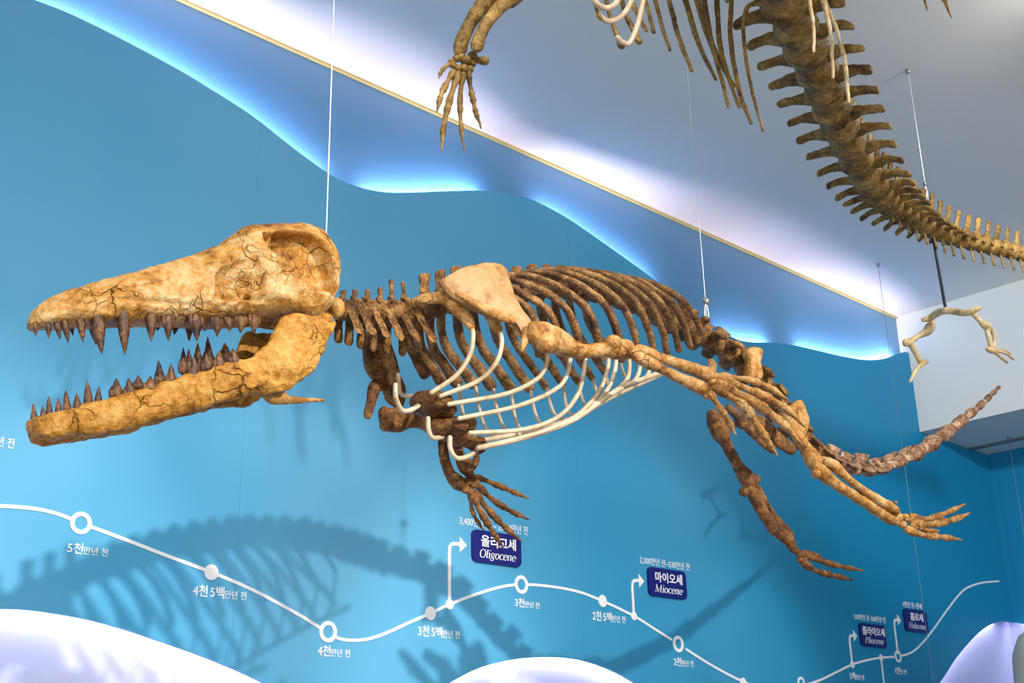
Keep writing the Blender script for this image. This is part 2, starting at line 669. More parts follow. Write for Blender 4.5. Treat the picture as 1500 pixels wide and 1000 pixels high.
caption(big('5', '천'), (98, 808), (157, 816), 15, 'white caption under the largest ring marker, reading 5천만년 전')
caption(big('4', '천', '5백'), (282, 871), (360, 882), 16, 'white caption under the leftmost solid dot, reading 4천 5백만년 전')
caption(big('4', '천'), (465, 959), (512, 965), 15, 'white caption under the ring at the dip of the line, reading 4천만년 전')
caption(big('3', '천', '5백'), (612, 930), (673, 937), 15, 'white caption under the dot pair, reading 3천 5백만년 전')
caption(big('3', '천'), (754, 887), (790, 892), 12, 'white caption under the ring right of the Oligocene plate, reading 3천만년 전')
caption(big('2', '천', '5백'), (868, 907), (916, 912), 13, 'white caption left of the Miocene branch line, reading 2천 5백만년 전')
caption(big('2', '천'), (987, 974), (1016, 978), 12, 'white caption under the ring below the Miocene plate, reading 2천만년 전')
caption([('5백', 1.0, 0.012, 0), ('만년 전', 0.72, 0.006, 0)], (1245, 994), (1266, 996), 10, 'tiny white caption below the Pliocene branch, reading 5백만년 전')
caption([('1만', 1.0, 0.012, 0), ('년 전', 0.72, 0.006, 0)], (1312, 986), (1328, 987), 10, 'tiny white caption below the last small ring, reading 1만년 전')
caption([('만년 전', 1.0, 0.006, 0)], (-18, 650), (20, 656), 14, 'white caption cut off by the left edge of the picture, ending in 년 전')
caption([('3,400만년 전 ~ 2,300만년 전', 1.0, 0.004, 0)], (673, 767), (773, 782), 12, 'white caption over the Oligocene plate, reading 3,400만년 전 ~ 2,300만년 전')
caption([('2,300만년 전~530만년 전', 1.0, 0.004, 0)], (937, 824), (1010, 836), 10, 'white caption over the Miocene plate, reading 2,300만년 전~530만년 전')
caption([('530만년 전~260만년 전', 1.0, 0.004, 0)], (1251, 906), (1297, 911), 8, 'white caption over the Pliocene plate, reading 530만년 전~260만년 전')
caption([('1만년 전~현재', 1.0, 0.004, 0)], (1323, 888), (1350, 891), 8, 'white caption over the Holocene plate, reading 1만년 전~현재')


def ribbon(poly, width, y0, y1):
    """flat strip of given width along (x, z) points, between depths y0 (front) and y1"""
    q = np.asarray(poly, float)
    t = np.gradient(q, axis=0)
    t /= np.linalg.norm(t, axis=1)[:, None] + 1e-9
    nrm = np.stack([-t[:, 1], t[:, 0]], 1) * width / 2
    V, Fc = [], []
    for a, b in zip(q, nrm):
        for yy in (y0, y1):
            V += [(a[0] + b[0], yy, a[1] + b[1]), (a[0] - b[0], yy, a[1] - b[1])]
    for i in range(len(q) - 1):
        a, b = i * 4, i * 4 + 4
        Fc += [(a, a + 1, b + 1, b), (a + 2, b + 2, b + 3, a + 3), (a, b, b + 2, a + 2), (a + 1, a + 3, b + 3, b + 1)]
    e = (len(q) - 1) * 4
    Fc += [(0, 2, 3, 1), (e, e + 1, e + 3, e + 2)]
    return np.array(V), Fc


def disc(x, z, r, y0, y1, inner=0.0, n=40):
    th = np.linspace(0, 2 * math.pi, n, endpoint=False)
    V, Fc = [], []
    for a in th:
        for yy in (y0, y1):
            V.append((x + r * math.cos(a), yy, z + r * math.sin(a)))
            V.append((x + inner * math.cos(a), yy, z + inner * math.sin(a)))
    for i in range(n):
        a, b = i * 4, ((i + 1) % n) * 4
        Fc += [(a, a + 1, b + 1, b), (a, b, b + 2, a + 2), (a + 2, b + 2, b + 3, a + 3)]
        if inner > 0:
            Fc.append((a + 1, a + 3, b + 3, b + 1))
    return np.array(V), Fc


def arc_between(segs):
    return catmull(np.array([wp(*p) for p in segs]), 8)


LY = PAN_Y - 0.0012
rings = [((118, 766), 16, 'largest white ring marker at the left of the timeline'),
         ((480, 925), 15, 'white ring marker at the dip of the timeline, left of the middle'),
         ((763, 856), 13, 'white ring marker right below the Oligocene plate'),
         ((993, 943), 11.5, 'white ring marker below the Miocene plate'),
         ((1173, 1000), 8.5, 'white ring marker half cut by the bottom edge of the picture'),
         ((1315, 961), 8.5, 'smallest white ring marker under the Holocene plate')]
dots = [((309, 838), 11, 'largest white dot on the falling part of the timeline'),
        ((630, 898), 9.5, 'white dot left of the Oligocene branch foot'),
        ((658, 885), 7, 'white dot at the foot of the Oligocene branch'),
        ((882, 880), 8.5, 'white dot left of the Miocene branch foot'),
        ((928, 902), 6, 'white dot at the foot of the Miocene branch'),
        ((1088, 999), 6.5, 'white dot at the bottom edge of the picture, right of the Miocene ring'),
        ((1248, 973), 5, 'white dot at the foot of the Pliocene branch'),
        ((1290, 963), 4.5, 'white dot between the Pliocene and Holocene branches')]
for (p, r, lab) in rings:
    x, z = wp(*p)
    rr = r * mpp((x, PAN_Y, z)) * 1.04
    o = mk('timeline_ring', disc(x, z, rr, PAN_Y - 0.004, PAN_Y - 0.0004, rr * 0.60), M['white'], None, None, False)
    tag(o, lab, 'timeline marker', 'white rings on the timeline')
for (p, r, lab) in dots:
    x, z = wp(*p)
    rr = r * mpp((x, PAN_Y, z)) * 1.04
    o = mk('timeline_dot', disc(x, z, rr, PAN_Y - 0.004, PAN_Y - 0.0004), M['white'], None, None, False)
    tag(o, lab, 'timeline marker', 'white dots on the timeline')
line = [(-160, 752), (-60, 741), (0, 741), (50, 745), (85, 753), (118, 766), (180, 789), (250, 816), (309, 838), (370, 864), (430, 896), (460, 914), (480, 926),
        (500, 936), (530, 937), (560, 929), (600, 911), (630, 898), (658, 885), (700, 869), (735, 859), (763, 856), (800, 858), (845, 866), (882, 880),
        (928, 902), (960, 922), (993, 943), (1040, 973), (1088, 998), (1130, 1011), (1173, 1004), (1200, 996), (1225, 984), (1248, 973),
        (1268, 967), (1290, 963), (1315, 961), (1335, 955), (1352, 940), (1370, 917), (1390, 889), (1408, 867), (1422, 858), (1440, 853), (1463, 851)]
q = arc_between(line)
keep = np.ones(len(q), bool)
for (p, r, lab) in rings:
    x, z = wp(*p)
    keep &= np.hypot(q[:, 0] - x, q[:, 1] - z) > r * mpp((x, PAN_Y, z)) * 0.8
runs, cur = [], []
for k, pt in zip(keep, q):
    if k:
        cur.append(pt)
    elif cur:
        runs.append(cur)
        cur = []
runs.append(cur)
tl = mk('timeline_stripe', [ribbon(r, 0.0105, PAN_Y - 0.003, PAN_Y - 0.0004) for r in runs if len(r) > 2], M['white'], None, None, False)
tag(tl, 'long wavy white timeline stripe running across the blue mural', 'stripe')


def branch(foot, corner, tip, lab, down=False):
    fx, fz = wp(*foot)
    tx, tz = wp(*tip)
    cx, cz = wp(*corner)
    w = 0.0135
    pts = [(fx, fz), (fx, cz - 0.03), (fx + 0.003, cz - 0.012), (fx + 0.012, cz - 0.003), (fx + 0.03, cz), (tx - 0.03, cz)]
    V, Fc = ribbon(np.array(pts), w, PAN_Y - 0.003, PAN_Y - 0.0004)
    hw = 0.028
    hd = [(tx - 0.034, cz + hw), (tx - 0.034, cz - hw), (tx, cz)]
    A = np.array([(a, yy, b) for yy in (PAN_Y - 0.0032, PAN_Y - 0.0004) for a, b in hd])
    hf = [(0, 1, 2), (3, 5, 4), (0, 3, 4, 1), (1, 4, 5, 2), (2, 5, 3, 0)]
    o = mk('branch_arrow', [(V, Fc), (A, hf)], M['white'], None, None, False)
    tag(o, lab, 'arrow', 'white branch arrows on the timeline')


branch((658, 885), (658, 795), (683, 797), 'white bent arrow pointing at the Oligocene plate')
branch((928, 902), (926, 849), (943, 850), 'white bent arrow pointing at the Miocene plate')
branch((1248, 973), (1244, 930), (1255, 930), 'white bent arrow pointing at the Pliocene plate')
branch((1315, 958), (1309, 907), (1319, 907), 'white bent arrow pointing at the Holocene plate')
x, z = wp(1290, 963)
o = mk('branch_line', ribbon(np.array([(x, z), (x, z - 0.12), (x, z - 0.25)]), 0.012, PAN_Y - 0.003, PAN_Y - 0.0004), M['white'], None, None, False)
tag(o, 'short white line hanging down from the timeline between Pliocene and Holocene', 'line')


def rounded_plate(x0, x1, z0, z1, r, y0, y1):
    pts = []
    for cx, cz, a0 in ((x1 - r, z1 - r, 0), (x0 + r, z1 - r, 90), (x0 + r, z0 + r, 180), (x1 - r, z0 + r, 270)):
        for k in range(7):
            a = math.radians(a0 + 15 * k)
            pts.append((cx + r * math.cos(a), cz + r * math.sin(a)))
    n = len(pts)
    V = np.array([(a, y0, b) for a, b in pts] + [(a, y1, b) for a, b in pts])
    Fc = [tuple(range(n - 1, -1, -1)), tuple(range(n, 2 * n))]
    Fc += [(i, (i + 1) % n, n + (i + 1) % n, n + i) for i in range(n)]
    return V, Fc


# hand drawn italic serif letters: strokes of (x, z, half width) on an em where x-height is 0.5 and cap height 0.72
def _el(cx, cz, rx, rz, a0, a1, thick, thin, n=14):
    out = []
    for k in range(n + 1):
        a = math.radians(a0 + (a1 - a0) * k / n)
        w = thin + (thick - thin) * abs(math.cos(a)) ** 1.2
        out.append((cx + rx * math.cos(a), cz + rz * math.sin(a), w))
    return out


TK, TN = 0.052, 0.018
GL = {
    'O': (0.66, [_el(0.33, 0.36, 0.27, 0.36, 0, 360, TK, TN, 26)]),
    'l': (0.24, [[(0.12, 0.74, TK), (0.12, 0.05, TK), (0.16, 0.01, TN), (0.23, 0.06, TN)], [(0.02, 0.72, TN), (0.12, 0.74, TN)]]),
    'i': (0.25, [[(0.12, 0.46, TK), (0.12, 0.05, TK), (0.16, 0.01, TN), (0.23, 0.06, TN)], [(0.02, 0.45, TN), (0.12, 0.48, TN)],
                 [(0.12, 0.62, 0.05), (0.12, 0.70, 0.05)]]),
    'g': (0.46, [_el(0.20, 0.32, 0.14, 0.16, 0, 360, TK * 0.9, TN, 20), [(0.30, 0.45, TN), (0.44, 0.47, TN * 1.3)],
                 [(0.14, 0.17, TN), (0.11, 0.10, TN * 1.4), (0.30, 0.05, TK * .8), (0.36, -0.06, TK * .8), (0.22, -0.17, TN), (0.06, -0.13, TK * .7),
                  (0.05, -0.04, TN * 1.4), (0.14, 0.04, TN)]]),
    'o': (0.46, [_el(0.22, 0.24, 0.17, 0.24, 0, 360, TK, TN, 22)]),
    'c': (0.40, [_el(0.23, 0.24, 0.18, 0.24, 42, 318, TK, TN, 18), [(0.33, 0.41, 0.04), (0.35, 0.36, 0.03)]]),
    'e': (0.42, [_el(0.22, 0.24, 0.17, 0.24, 5, 318, TK, TN, 20), [(0.06, 0.25, TN), (0.38, 0.26, TN)]]),
    'n': (0.50, [[(0.10, 0.48, TK * .9), (0.10, 0.0, TK)], [(0.02, 0.45, TN), (0.1, 0.48, TN)],
                 [(0.11, 0.34, TN), (0.20, 0.45, TN * 1.3), (0.30, 0.47, TN * 2), (0.36, 0.40, TK), (0.36, 0.05, TK), (0.40, 0.01, TN), (0.47, 0.06, TN)]]),
    'M': (0.86, [[(0.14, 0.70, TN), (0.12, 0.02, TN)], [(0.14, 0.70, TK), (0.40, 0.03, TK * .8)], [(0.40, 0.03, TN), (0.68, 0.70, TN)],
                 [(0.69, 0.70, TK), (0.69, 0.02, TK)], [(0.03, 0.012, TN), (0.23, 0.012, TN)], [(0.58, 0.012, TN), (0.82, 0.012, TN)],
                 [(0.03, 0.70, TN), (0.17, 0.70, TN)], [(0.66, 0.70, TN), (0.80, 0.70, TN)]]),
    'P': (0.56, [[(0.15, 0.70, TK), (0.15, 0.02, TK)], [(0.04, 0.012, TN), (0.28, 0.012, TN)], [(0.04, 0.70, TN), (0.2, 0.70, TN)],
                 [(0.15, 0.70, TN), (0.32, 0.70, TN), (0.44, 0.64, TK * .8), (0.46, 0.53, TK), (0.40, 0.40, TK * .7), (0.28, 0.35, TN), (0.17, 0.35, TN)]]),
    'H': (0.78, [[(0.15, 0.70, TK), (0.15, 0.02, TK)], [(0.60, 0.70, TK), (0.60, 0.02, TK)], [(0.15, 0.37, TN), (0.60, 0.37, TN)],
                 [(0.04, 0.012, TN), (0.27, 0.012, TN)], [(0.49, 0.012, TN), (0.72, 0.012, TN)], [(0.04, 0.70, TN), (0.27, 0.70, TN)],
                 [(0.49, 0.70, TN), (0.72, 0.70, TN)]]),
}


def serif_word(word, x0, x1, z0, cap, yface, slant=0.20):
    cur, parts = 0.0, []
    for ch in word:
        adv, strokes = GL[ch]
        for s in strokes:
            a = np.array(s, float)
            a = catmull(a, 4) if 2 < len(a) < 10 else a
            q = a[:, :2] + np.array([cur, 0])
            t = np.gradient(q, axis=0)
            t /= np.linalg.norm(t, axis=1)[:, None] + 1e-9
            nn = np.stack([-t[:, 1], t[:, 0]], 1) * a[:, 2:3]
            V, Fc = [], []
            for p, d in zip(q, nn):
                V += [(p[0] + d[0], 0, p[1] + d[1]), (p[0] - d[0], 0, p[1] - d[1])]
            for i in range(len(q) - 1):
                Fc.append((i * 2, i * 2 + 1, i * 2 + 3, i * 2 + 2))
            parts.append((np.array(V), Fc))
        cur += adv
    V, Fc = merge(parts)
    V[:, 0] += V[:, 2] * slant
    w0, w1 = V[:, 0].min(), V[:, 0].max()
    V[:, 0] = x0 + (V[:, 0] - w0) / (w1 - w0) * (x1 - x0)
    V[:, 2] = z0 + V[:, 2] / 0.72 * cap
    V[:, 1] = yface - 0.0012
    return V, Fc


def sign(l, r, topl, ko, en, lab):
    """l, r: lower corners in the photo, topl: upper left corner"""
    x0, z0 = wp(*l)
    x1, _ = wp(*r)
    z1 = wp(*topl)[1]
    t = thing('epoch_sign', (x0 + (x1 - x0) / 2, PAN_Y, z0), lab, 'sign', 'navy epoch plates on the mural')
    w, h = x1 - x0, z1 - z0
    yf = PAN_Y - 0.012
    mk('plate', rounded_plate(x0, x1, z0, z1, 0.022, yf, PAN_Y - 0.0005), M['navy'], t, None, False)
    k0, k1 = (0.16, 0.88) if len(ko) == 4 else ((0.07, 0.95) if len(ko) == 5 else (0.24, 0.80))
    mk('korean_lettering', line_parts([(ko, 1.0, 0.018, 0)], x0 + w * k0, x0 + w * k1, z0 + h * 0.53, h * 0.33, yf), M['white'], t,
       'white Korean lettering reading ' + ko, False)
    mk('english_lettering', serif_word(en, x0 + w * 0.13, x0 + w * 0.88, z0 + h * 0.15, h * 0.26, yf), M['white'], t,
       'white italic lettering reading ' + en, False)


sign((690, 822), (761, 831), (690, 775), '올리고세', 'Oligocene', 'navy plate reading 올리고세 Oligocene behind the hanging far hand')
sign((949, 872), (1004, 879), (948, 830), '마이오세', 'Miocene', 'navy plate reading 마이오세 Miocene')
sign((1260, 946), (1297, 950), (1258, 912), '플라이오세', 'Pliocene', 'navy plate reading 플라이오세 Pliocene')
sign((1325, 924), (1358, 927), (1322, 891), '홀로세', 'Holocene', 'rightmost navy plate, reading 홀로세 Holocene')
# ------------------------------------------------------------------ walking whale skeleton hung before the mural
YM = 1.90               # its mid plane, parallel to the wall
amb = thing('whale_skeleton', P(1010, 560, YM) * np.array([1, 1, 0]) + np.array([0, 0, 2.2]),
            'brown toothed early whale skeleton with gaping jaws, swimming pose, hung in the middle', 'skeleton')


def C1(cx, cy):        # reading grid of the skull
    return 20 + cx / 2.858, 310 + cy / 2.858


# ---- skull: top line, lower line, half width
sk = [  # top x,y   bottom x,y   half width (m)
    ((44, 465), (46, 474), 0.012), ((50, 453), (52, 477), 0.022), ((62, 443), (64, 478), 0.030), ((90, 429), (90, 476), 0.038),
    ((140, 414), (140, 472), 0.042), ((195, 399), (193, 471), 0.045), ((265, 379), (256, 470), 0.052), ((312, 362), (300, 470), 0.064),
    ((338, 346), (326, 469), 0.076), ((356, 335), (344, 468), 0.082), ((388, 331), (370, 466), 0.084), ((416, 330), (396, 464), 0.086),
    ((438, 331), (420, 464), 0.088), ((456, 338), (440, 466), 0.088), ((468, 350), (459, 468), 0.086), ((476, 368), (472, 464), 0.078)]
st = []
for (t, b, w) in sk:
    T = P(t[0], t[1], YM)
    B = P(b[0], b[1], YM - w * 0.55)
    B[1] = YM
    c = (T + B) / 2
    st.append((c, (T - B) / 2, np.array([0, w, 0])))
V, Fc = loft(st, 120, 16, 2.5, 0.22, True, (1.0, 0.12))
V = V.copy()


def feat(V, px, py, rx, ry, depth, rot=0.0):
    """push the flanks of the skull in (depth > 0) or out around a spot; the same on both sides"""
    c = P(px, py, YM - 0.07)
    k = mpp(c)
    rx, ry = rx * k * 1.18, ry * k
    dx, dz = V[:, 0] - c[0], V[:, 2] - c[2]
    cr, sr = math.cos(rot), math.sin(rot)
    u, v = (dx * cr + dz * sr) / rx, (-dx * sr + dz * cr) / ry
    g = np.exp(-(u * u + v * v) ** 1.3)
    side = np.clip((V[:, 1] - YM) / 0.02, -1, 1)
    V[:, 1] -= side * depth * g


def hollow(V, poly, depth, soft=0.010, Yd=0.075):
    """sink the inside of an outline (photo points on the near flank) into both flanks, with a crisp rim"""
    q = np.array([P(x, y, YM - Yd)[[0, 2]] for x, y in poly])
    X, Z = V[:, 0], V[:, 2]
    inside = np.zeros(len(V), bool)
    dist = np.full(len(V), 9.0)
    n = len(q)
    for i in range(n):
        a, b = q[i], q[(i + 1) % n]
        cond = ((a[1] > Z) != (b[1] > Z)) & (X < (b[0] - a[0]) * (Z - a[1]) / (b[1] - a[1] + 1e-12) + a[0])
        inside ^= cond
        ab = b - a
        t = np.clip(((X - a[0]) * ab[0] + (Z - a[1]) * ab[1]) / (ab @ ab), 0, 1)
        dist = np.minimum(dist, np.hypot(X - a[0] - t * ab[0], Z - a[1] - t * ab[1]))
    sd_ = np.where(inside, dist, 0)
    k = np.clip(sd_ / soft, 0, 1)
    k = k * k * (3 - 2 * k)
    y = V[:, 1] - YM
    lim = np.maximum(np.abs(y) - depth * k, np.minimum(np.abs(y), 0.016))
    V[:, 1] = YM + np.sign(y) * lim


hollow(V, [(404, 334), (440, 331), (466, 338), (482, 356), (492, 392), (494, 438), (458, 424), (426, 410), (410, 396), (402, 372)], 0.048, 0.015)   # temporal fossa
hollow(V, [(391, 334), (407, 336), (411, 360), (407, 378), (396, 366), (389, 350)], 0.030, 0.008)      # pit behind the brow
hollow(V, [(326, 388), (350, 378), (376, 382), (384, 400), (386, 424), (372, 442), (342, 440), (322, 432), (318, 408)], 0.020, 0.009)   # eye socket
feat(V, 356, 398, 13, 10, -0.020)              # rough knob in the socket
feat(V, 338, 436, 12, 5, 0.014)
feat(V, 372, 437, 10, 5, 0.014)
feat(V, 444, 385, 10, 22, -0.012)             # braincase swelling
feat(V, 424, 360, 5, 14, -0.006)
feat(V, 322, 378, 34, 4, -0.008, rot=0.38)     # brow ridge
feat(V, 394, 392, 7, 22, -0.008, rot=-0.25)    # bar behind the socket
feat(V, 240, 437, 75, 4, 0.005, rot=0.16)      # groove along the cheek
feat(V, 205, 415, 55, 3, 0.006, rot=0.42)
feat(V, 172, 440, 3, 26, 0.006)
feat(V, 180, 458, 90, 6, -0.004)
feat(V, 430, 446, 60, 9, -0.006, rot=-0.06)    # cheek arch
feat(V, 150, 404, 10, 3, 0.012, rot=0.4)       # nostril slit
for k in range(60):
    feat(V, random.uniform(315, 395), random.uniform(378, 448), random.uniform(2, 5), random.uniform(2, 5), random.uniform(-0.006, 0.008), rot=random.uniform(-1, 1))
for k in range(90):
    feat(V, random.uniform(60, 480), random.uniform(360, 465), random.uniform(2, 11), random.uniform(1.5, 5), random.uniform(-0.003, 0.005), rot=random.uniform(-1, 1))
skull_parts = [rough(rough((V, Fc), 0.0026, 26, 1.0), 0.0012, 90, 2.0)]
cb = P(483, 452, YM)
for s in (-1, 1):
    skull_parts.append(blob(cb + np.array([0.0, s * 0.022, -0.005]), 0.018, 0.018, 0.022))
skull = mk('skull', skull_parts, M['skull'], amb, 'golden tan fossil skull with long tapering snout')


def tooth(px, py, tx, ty, r, Y, parent, lean=0.0, cusps=0):
    b, t = P(px, py, Y), P(tx, ty, Y + lean)
    d = t - b
    k = mpp(b)
    root = b - d * 0.22
    r = r * k
    parts = [rough(tube([root, b, b + d * .35, b + d * .7, t - d * .04], [r * .85, r, r * .80, r * .44, r * .08], 12, 4, 0.78, (1, 0, 0)), 0.0007, 120, px)]
    if cusps:
        for s in (-1, 1):
            e = b + np.array([s * r * 0.95, 0, 0])
            parts.append(tube([e - d * .2, e + d * .1, e + d * .40 - np.array([s * r * .15, 0, 0])], [r * .45, r * .42, r * .08], 8, 3))
    return mk('tooth', parts, M['tooth'], parent)


def jaw_half(x):
    """half distance of the tooth rows along the snout"""
    return float(np.interp(x, [44, 70, 140, 260, 330, 400], [0.014, 0.024, 0.030, 0.036, 0.045, 0.058]))


up_near = [(90, 478, 92, 527, 4.0), (145, 480, 147, 533, 4.5), (183, 478, 195, 537, 5), (215, 474, 230, 552, 6), (280, 462, 292, 550, 7),
           (352, 458, 370, 600, 11.5), (460, 452, 466, 603, 10.5), (576, 450, 575, 546, 9), (646, 452, 648, 545, 8), (762, 458, 768, 545, 9.5),
           (850, 458, 852, 525, 8), (902, 458, 905, 507, 6.5), (950, 452, 950, 510, 8), (1007, 452, 1005, 515, 8)]
for x, y, tx, ty, r in up_near:
    a, b = C1(x, y), C1(tx, ty)
    tooth(a[0], a[1], b[0], b[1], r, YM - jaw_half(a[0]) * 1.02, skull, 0.0, x > 640)
up_far = [(330, 458, 345, 560, 9), (682, 455, 672, 516, 8), (735, 458, 735, 545, 8), (805, 458, 798, 502, 7), (610, 455, 600, 500, 7), (240, 470, 248, 520, 5)]
for x, y, tx, ty, r in up_far:
    a, b = C1(x, y), C1(tx, ty)
    tooth(a[0], a[1], b[0], b[1], r, YM + jaw_half(a[0]) * 0.9, skull, 0.0, x > 600)

# ---- lower jaw: two rami joined at the chin
jw = [  # top, bottom, half distance from mid plane, half thickness
    ((49, 622), (52, 634), 0.006, 0.008), ((52, 612), (58, 641), 0.012, 0.014), ((70, 606), (74, 645), 0.018, 0.018), ((95, 600), (100, 642), 0.022, 0.018),
    ((153, 586), (158, 633), 0.027, 0.017), ((209, 569), (214, 621), 0.031, 0.017), ((265, 552), (270, 606), 0.036, 0.018),
    ((321, 535), (328, 589), 0.044, 0.018), ((365, 523), (375, 578), 0.053, 0.017), ((388, 508), (402, 575), 0.060, 0.016),
    ((402, 484), (422, 570), 0.066, 0.014), ((416, 461), (445, 556), 0.070, 0.012), ((440, 459), (462, 538), 0.072, 0.012),
    ((462, 462), (474, 514), 0.073, 0.013), ((481, 470), (483, 492), 0.073, 0.013)]
jaw_parts = []
for s in (-1, 1):
    st = []
    for (t, b, h, th) in jw:
        T, B = P(t[0], t[1], YM - h), P(b[0], b[1], YM - h)
        T[1] = B[1] = YM + s * h
        st.append(((T + B) / 2, (T - B) / 2, np.array([0, th, 0])))
    V, Fc = loft(st, 36, 10, 2.6)
    V = V.copy()
    c0 = P(432, 535, YM - 0.07)
    g = np.exp(-(((V[:, 0] - c0[0]) / 0.03) ** 2 + ((V[:, 2] - c0[2]) / 0.022) ** 2))
    V[:, 1] += s * 0.008 * g
    c0 = P(405, 553, YM - 0.07)
    g = np.exp(-(((V[:, 0] - c0[0]) / 0.028) ** 2 + ((V[:, 2] - c0[2]) / 0.006) ** 2))
    V[:, 1] -= s * 0.012 * g
    jaw_parts.append(rough(rough((V, Fc), 0.0048, 30, 4 + s), 0.0026, 75, 4 + s))
    # jaw joint knob
    p = P(476, 468, YM - 0.073)
    p[1] = YM + s * 0.073
    jaw_parts.append(blob(p, 0.016, 0.018, 0.013))
jaw = mk('lower_jaw', jaw_parts, M['jaw'], amb, 'yellow ochre lower jaw, wide open')
low = [  # x, y, tip x, tip y, r, far?
    (87, 880, 82, 800, 6, 1), (126, 878, 121, 810, 6.5, 0), (150, 846, 146, 770, 5.5, 1), (188, 838, 188, 778, 5.5, 0), (224, 826, 217, 742, 6.5, 1),
    (266, 822, 265, 756, 7, 0), (313, 804, 307, 700, 7.5, 1), (352, 806, 358, 730, 6.5, 0), (432, 762, 430, 692, 9, 1), (490, 768, 480, 694, 9.5, 0),
    (526, 730, 520, 682, 7.5, 1), (572, 742, 572, 685, 10, 0), (614, 704, 605, 617, 7, 1), (662, 708, 657, 633, 7.5, 0), (712, 656, 710, 565, 6.5, 1),
    (735, 650, 733, 570, 6, 1), (756, 682, 755, 597, 7.5, 0), (772, 640, 770, 545, 7.5, 1), (810, 655, 805, 588, 8.5, 0), (818, 640, 812, 520, 8.5, 1),
    (862, 640, 860, 580, 8.5, 0), (888, 610, 884, 545, 9, 1), (926, 628, 916, 570, 8, 0)]
for x, y, tx, ty, r, fr in low:
    a, b = C1(x, y), C1(tx, ty)
    h = float(np.interp(a[0], [44, 100, 209, 321, 390], [0.012, 0.022, 0.031, 0.044, 0.06]))
    tooth(a[0], a[1], b[0], b[1], r, YM + (h if fr else -h * 1.05), jaw, 0, x > 420)
# hyoid
hp = [P(387, 577, YM - .03), P(398, 583, YM - .03), P(415, 585, YM - .03), P(438, 586, YM - .02), P(474, 586, YM - .01)]
mk('hyoid', [rough(tube(hp, [.007, .011, .010, .006, .003], 10, 5), .0015, 60), rough(tube([P(388, 572, YM - .035), P(405, 574, YM - .03), P(420, 583, YM - .03)], [.006, .009, .007], 10, 4), .0015, 60)],
   M['limb'], amb)


# ---- spine
def vertebra(c, fwd, up, L, rc, sh=0.06, sw=0.5, tp=0.03, tdir=(0, 0, 0), droop=0.0, zyg=True, lean=0.4, mat='vert', parent=None, seed=0.0, tpw=0.35, tpr=0.28, tpk=1.15):
    """centrum, neural arch and spine, two transverse processes; fwd points to the tail"""
    fwd = np.array(fwd, float)
    fwd /= np.linalg.norm(fwd)
    up = np.array(up, float)
    up = up - fwd * (up @ fwd)
    up /= np.linalg.norm(up)
    side = np.cross(up, fwd)
    c = np.asarray(c, float)
    parts = []
    prof = [(-0.5, 0.96), (-0.43, 1.06), (-0.22, 0.86), (0, 0.78), (0.22, 0.86), (0.43, 1.06), (0.5, 0.96)]
    parts.append(loft([(c + fwd * L * t, up * rc * k, side * rc * k * 1.08) for t, k in prof], 14, 2, 2.1))
    top = c + up * rc * 0.75
    # neural arch and spine
    parts.append(loft([(top - up * rc * .2, fwd * L * .34, side * rc * .62), (top + up * rc * .35, fwd * L * .36, side * rc * .5),
                       (top + up * rc * .7, fwd * L * .34, side * rc * .2)], 12, 3))
    if sh > 0:
        a = top + up * rc * .4
        b = top + up * sh * .55 + fwd * sh * lean * .5
        e = top + up * sh + fwd * sh * lean
        parts.append(loft([(a, fwd * L * .42 * sw * 1.5, side * rc * .22), (b, fwd * L * .40 * sw * 1.4, side * rc * .15), (e - up * sh * .06, fwd * L * .46 * sw * 1.5, side * rc * .20),
                           (e, fwd * L * .40 * sw * 1.4, side * rc * .18)], 10, 3))
    for s in (-1, 1):
        if tp > 0:
            r0 = c + side * s * rc * .8 + up * rc * .15
            r2 = r0 + side * s * tp + up * (-droop) + np.asarray(tdir, float) * tp
            r1 = r0 * .45 + r2 * .55 + up * 0.08 * tp
            parts.append(loft([(r0, fwd * L * tpw * tpk, up * rc * tpr), (r1, fwd * L * tpw, up * rc * tpr * .75), (r2, fwd * L * tpw * (1.1 if tpk < 1.5 else .72), up * rc * tpr * .7)], 10, 4))
        if zyg:
            z0 = top + side * s * rc * .55 + up * rc * .1
            parts.append(tube([z0, z0 - fwd * L * .45 + up * rc * .18, z0 - fwd * L * .62 + up * rc * .25], [rc * .24, rc * .22, rc * .14], 8, 3))
            parts.append(tube([z0 - up * rc * .02, z0 + fwd * L * .5 + up * rc * .06], [rc * .22, rc * .15], 8, 3))
    pt = rough(merge(parts), rc * 0.10, 0.9 / rc, seed)
    pt = rough(pt, rc * 0.05, 2.6 / rc, seed + 5)
    return mk('vertebra', pt, M[mat], parent)


UP = np.array([0, 0, 1.0])
neck = [(505, 456), (521, 457), (540, 458), (559, 460), (578, 461), (598, 459)]
neck_top = [0.030, 0.032, 0.036, 0.042, 0.062, 0.052]
npts = [P(x, y, YM) for x, y in neck]
for i, p in enumerate(npts):
    f = npts[min(i + 1, 5)] - npts[max(i - 1, 0)]
    vertebra(p, f, UP + 0.05 * np.array([1, 0, 0]), 0.024, 0.021 + 0.0012 * i, neck_top[i] * 0.9, 0.42, 0.020 + .002 * i, (0.15, 0, 0), 0.052 + 0.004 * i, True, 0.15, 'vert', amb, i * 1.3, 0.44, 0.46)

spine_px = [(616, 455), (650, 446), (700, 432), (760, 421), (820, 419), (880, 426), (930, 441), (975, 463), (1020, 489)]
sp = catmull(np.array([P(x, y, YM) for x, y in spine_px]), 20)
sd = np.concatenate([[0], np.cumsum(np.linalg.norm(np.diff(sp, axis=0), axis=1))])


def along(d):
    return np.array([np.interp(d, sd, sp[:, k]) for k in range(3)])


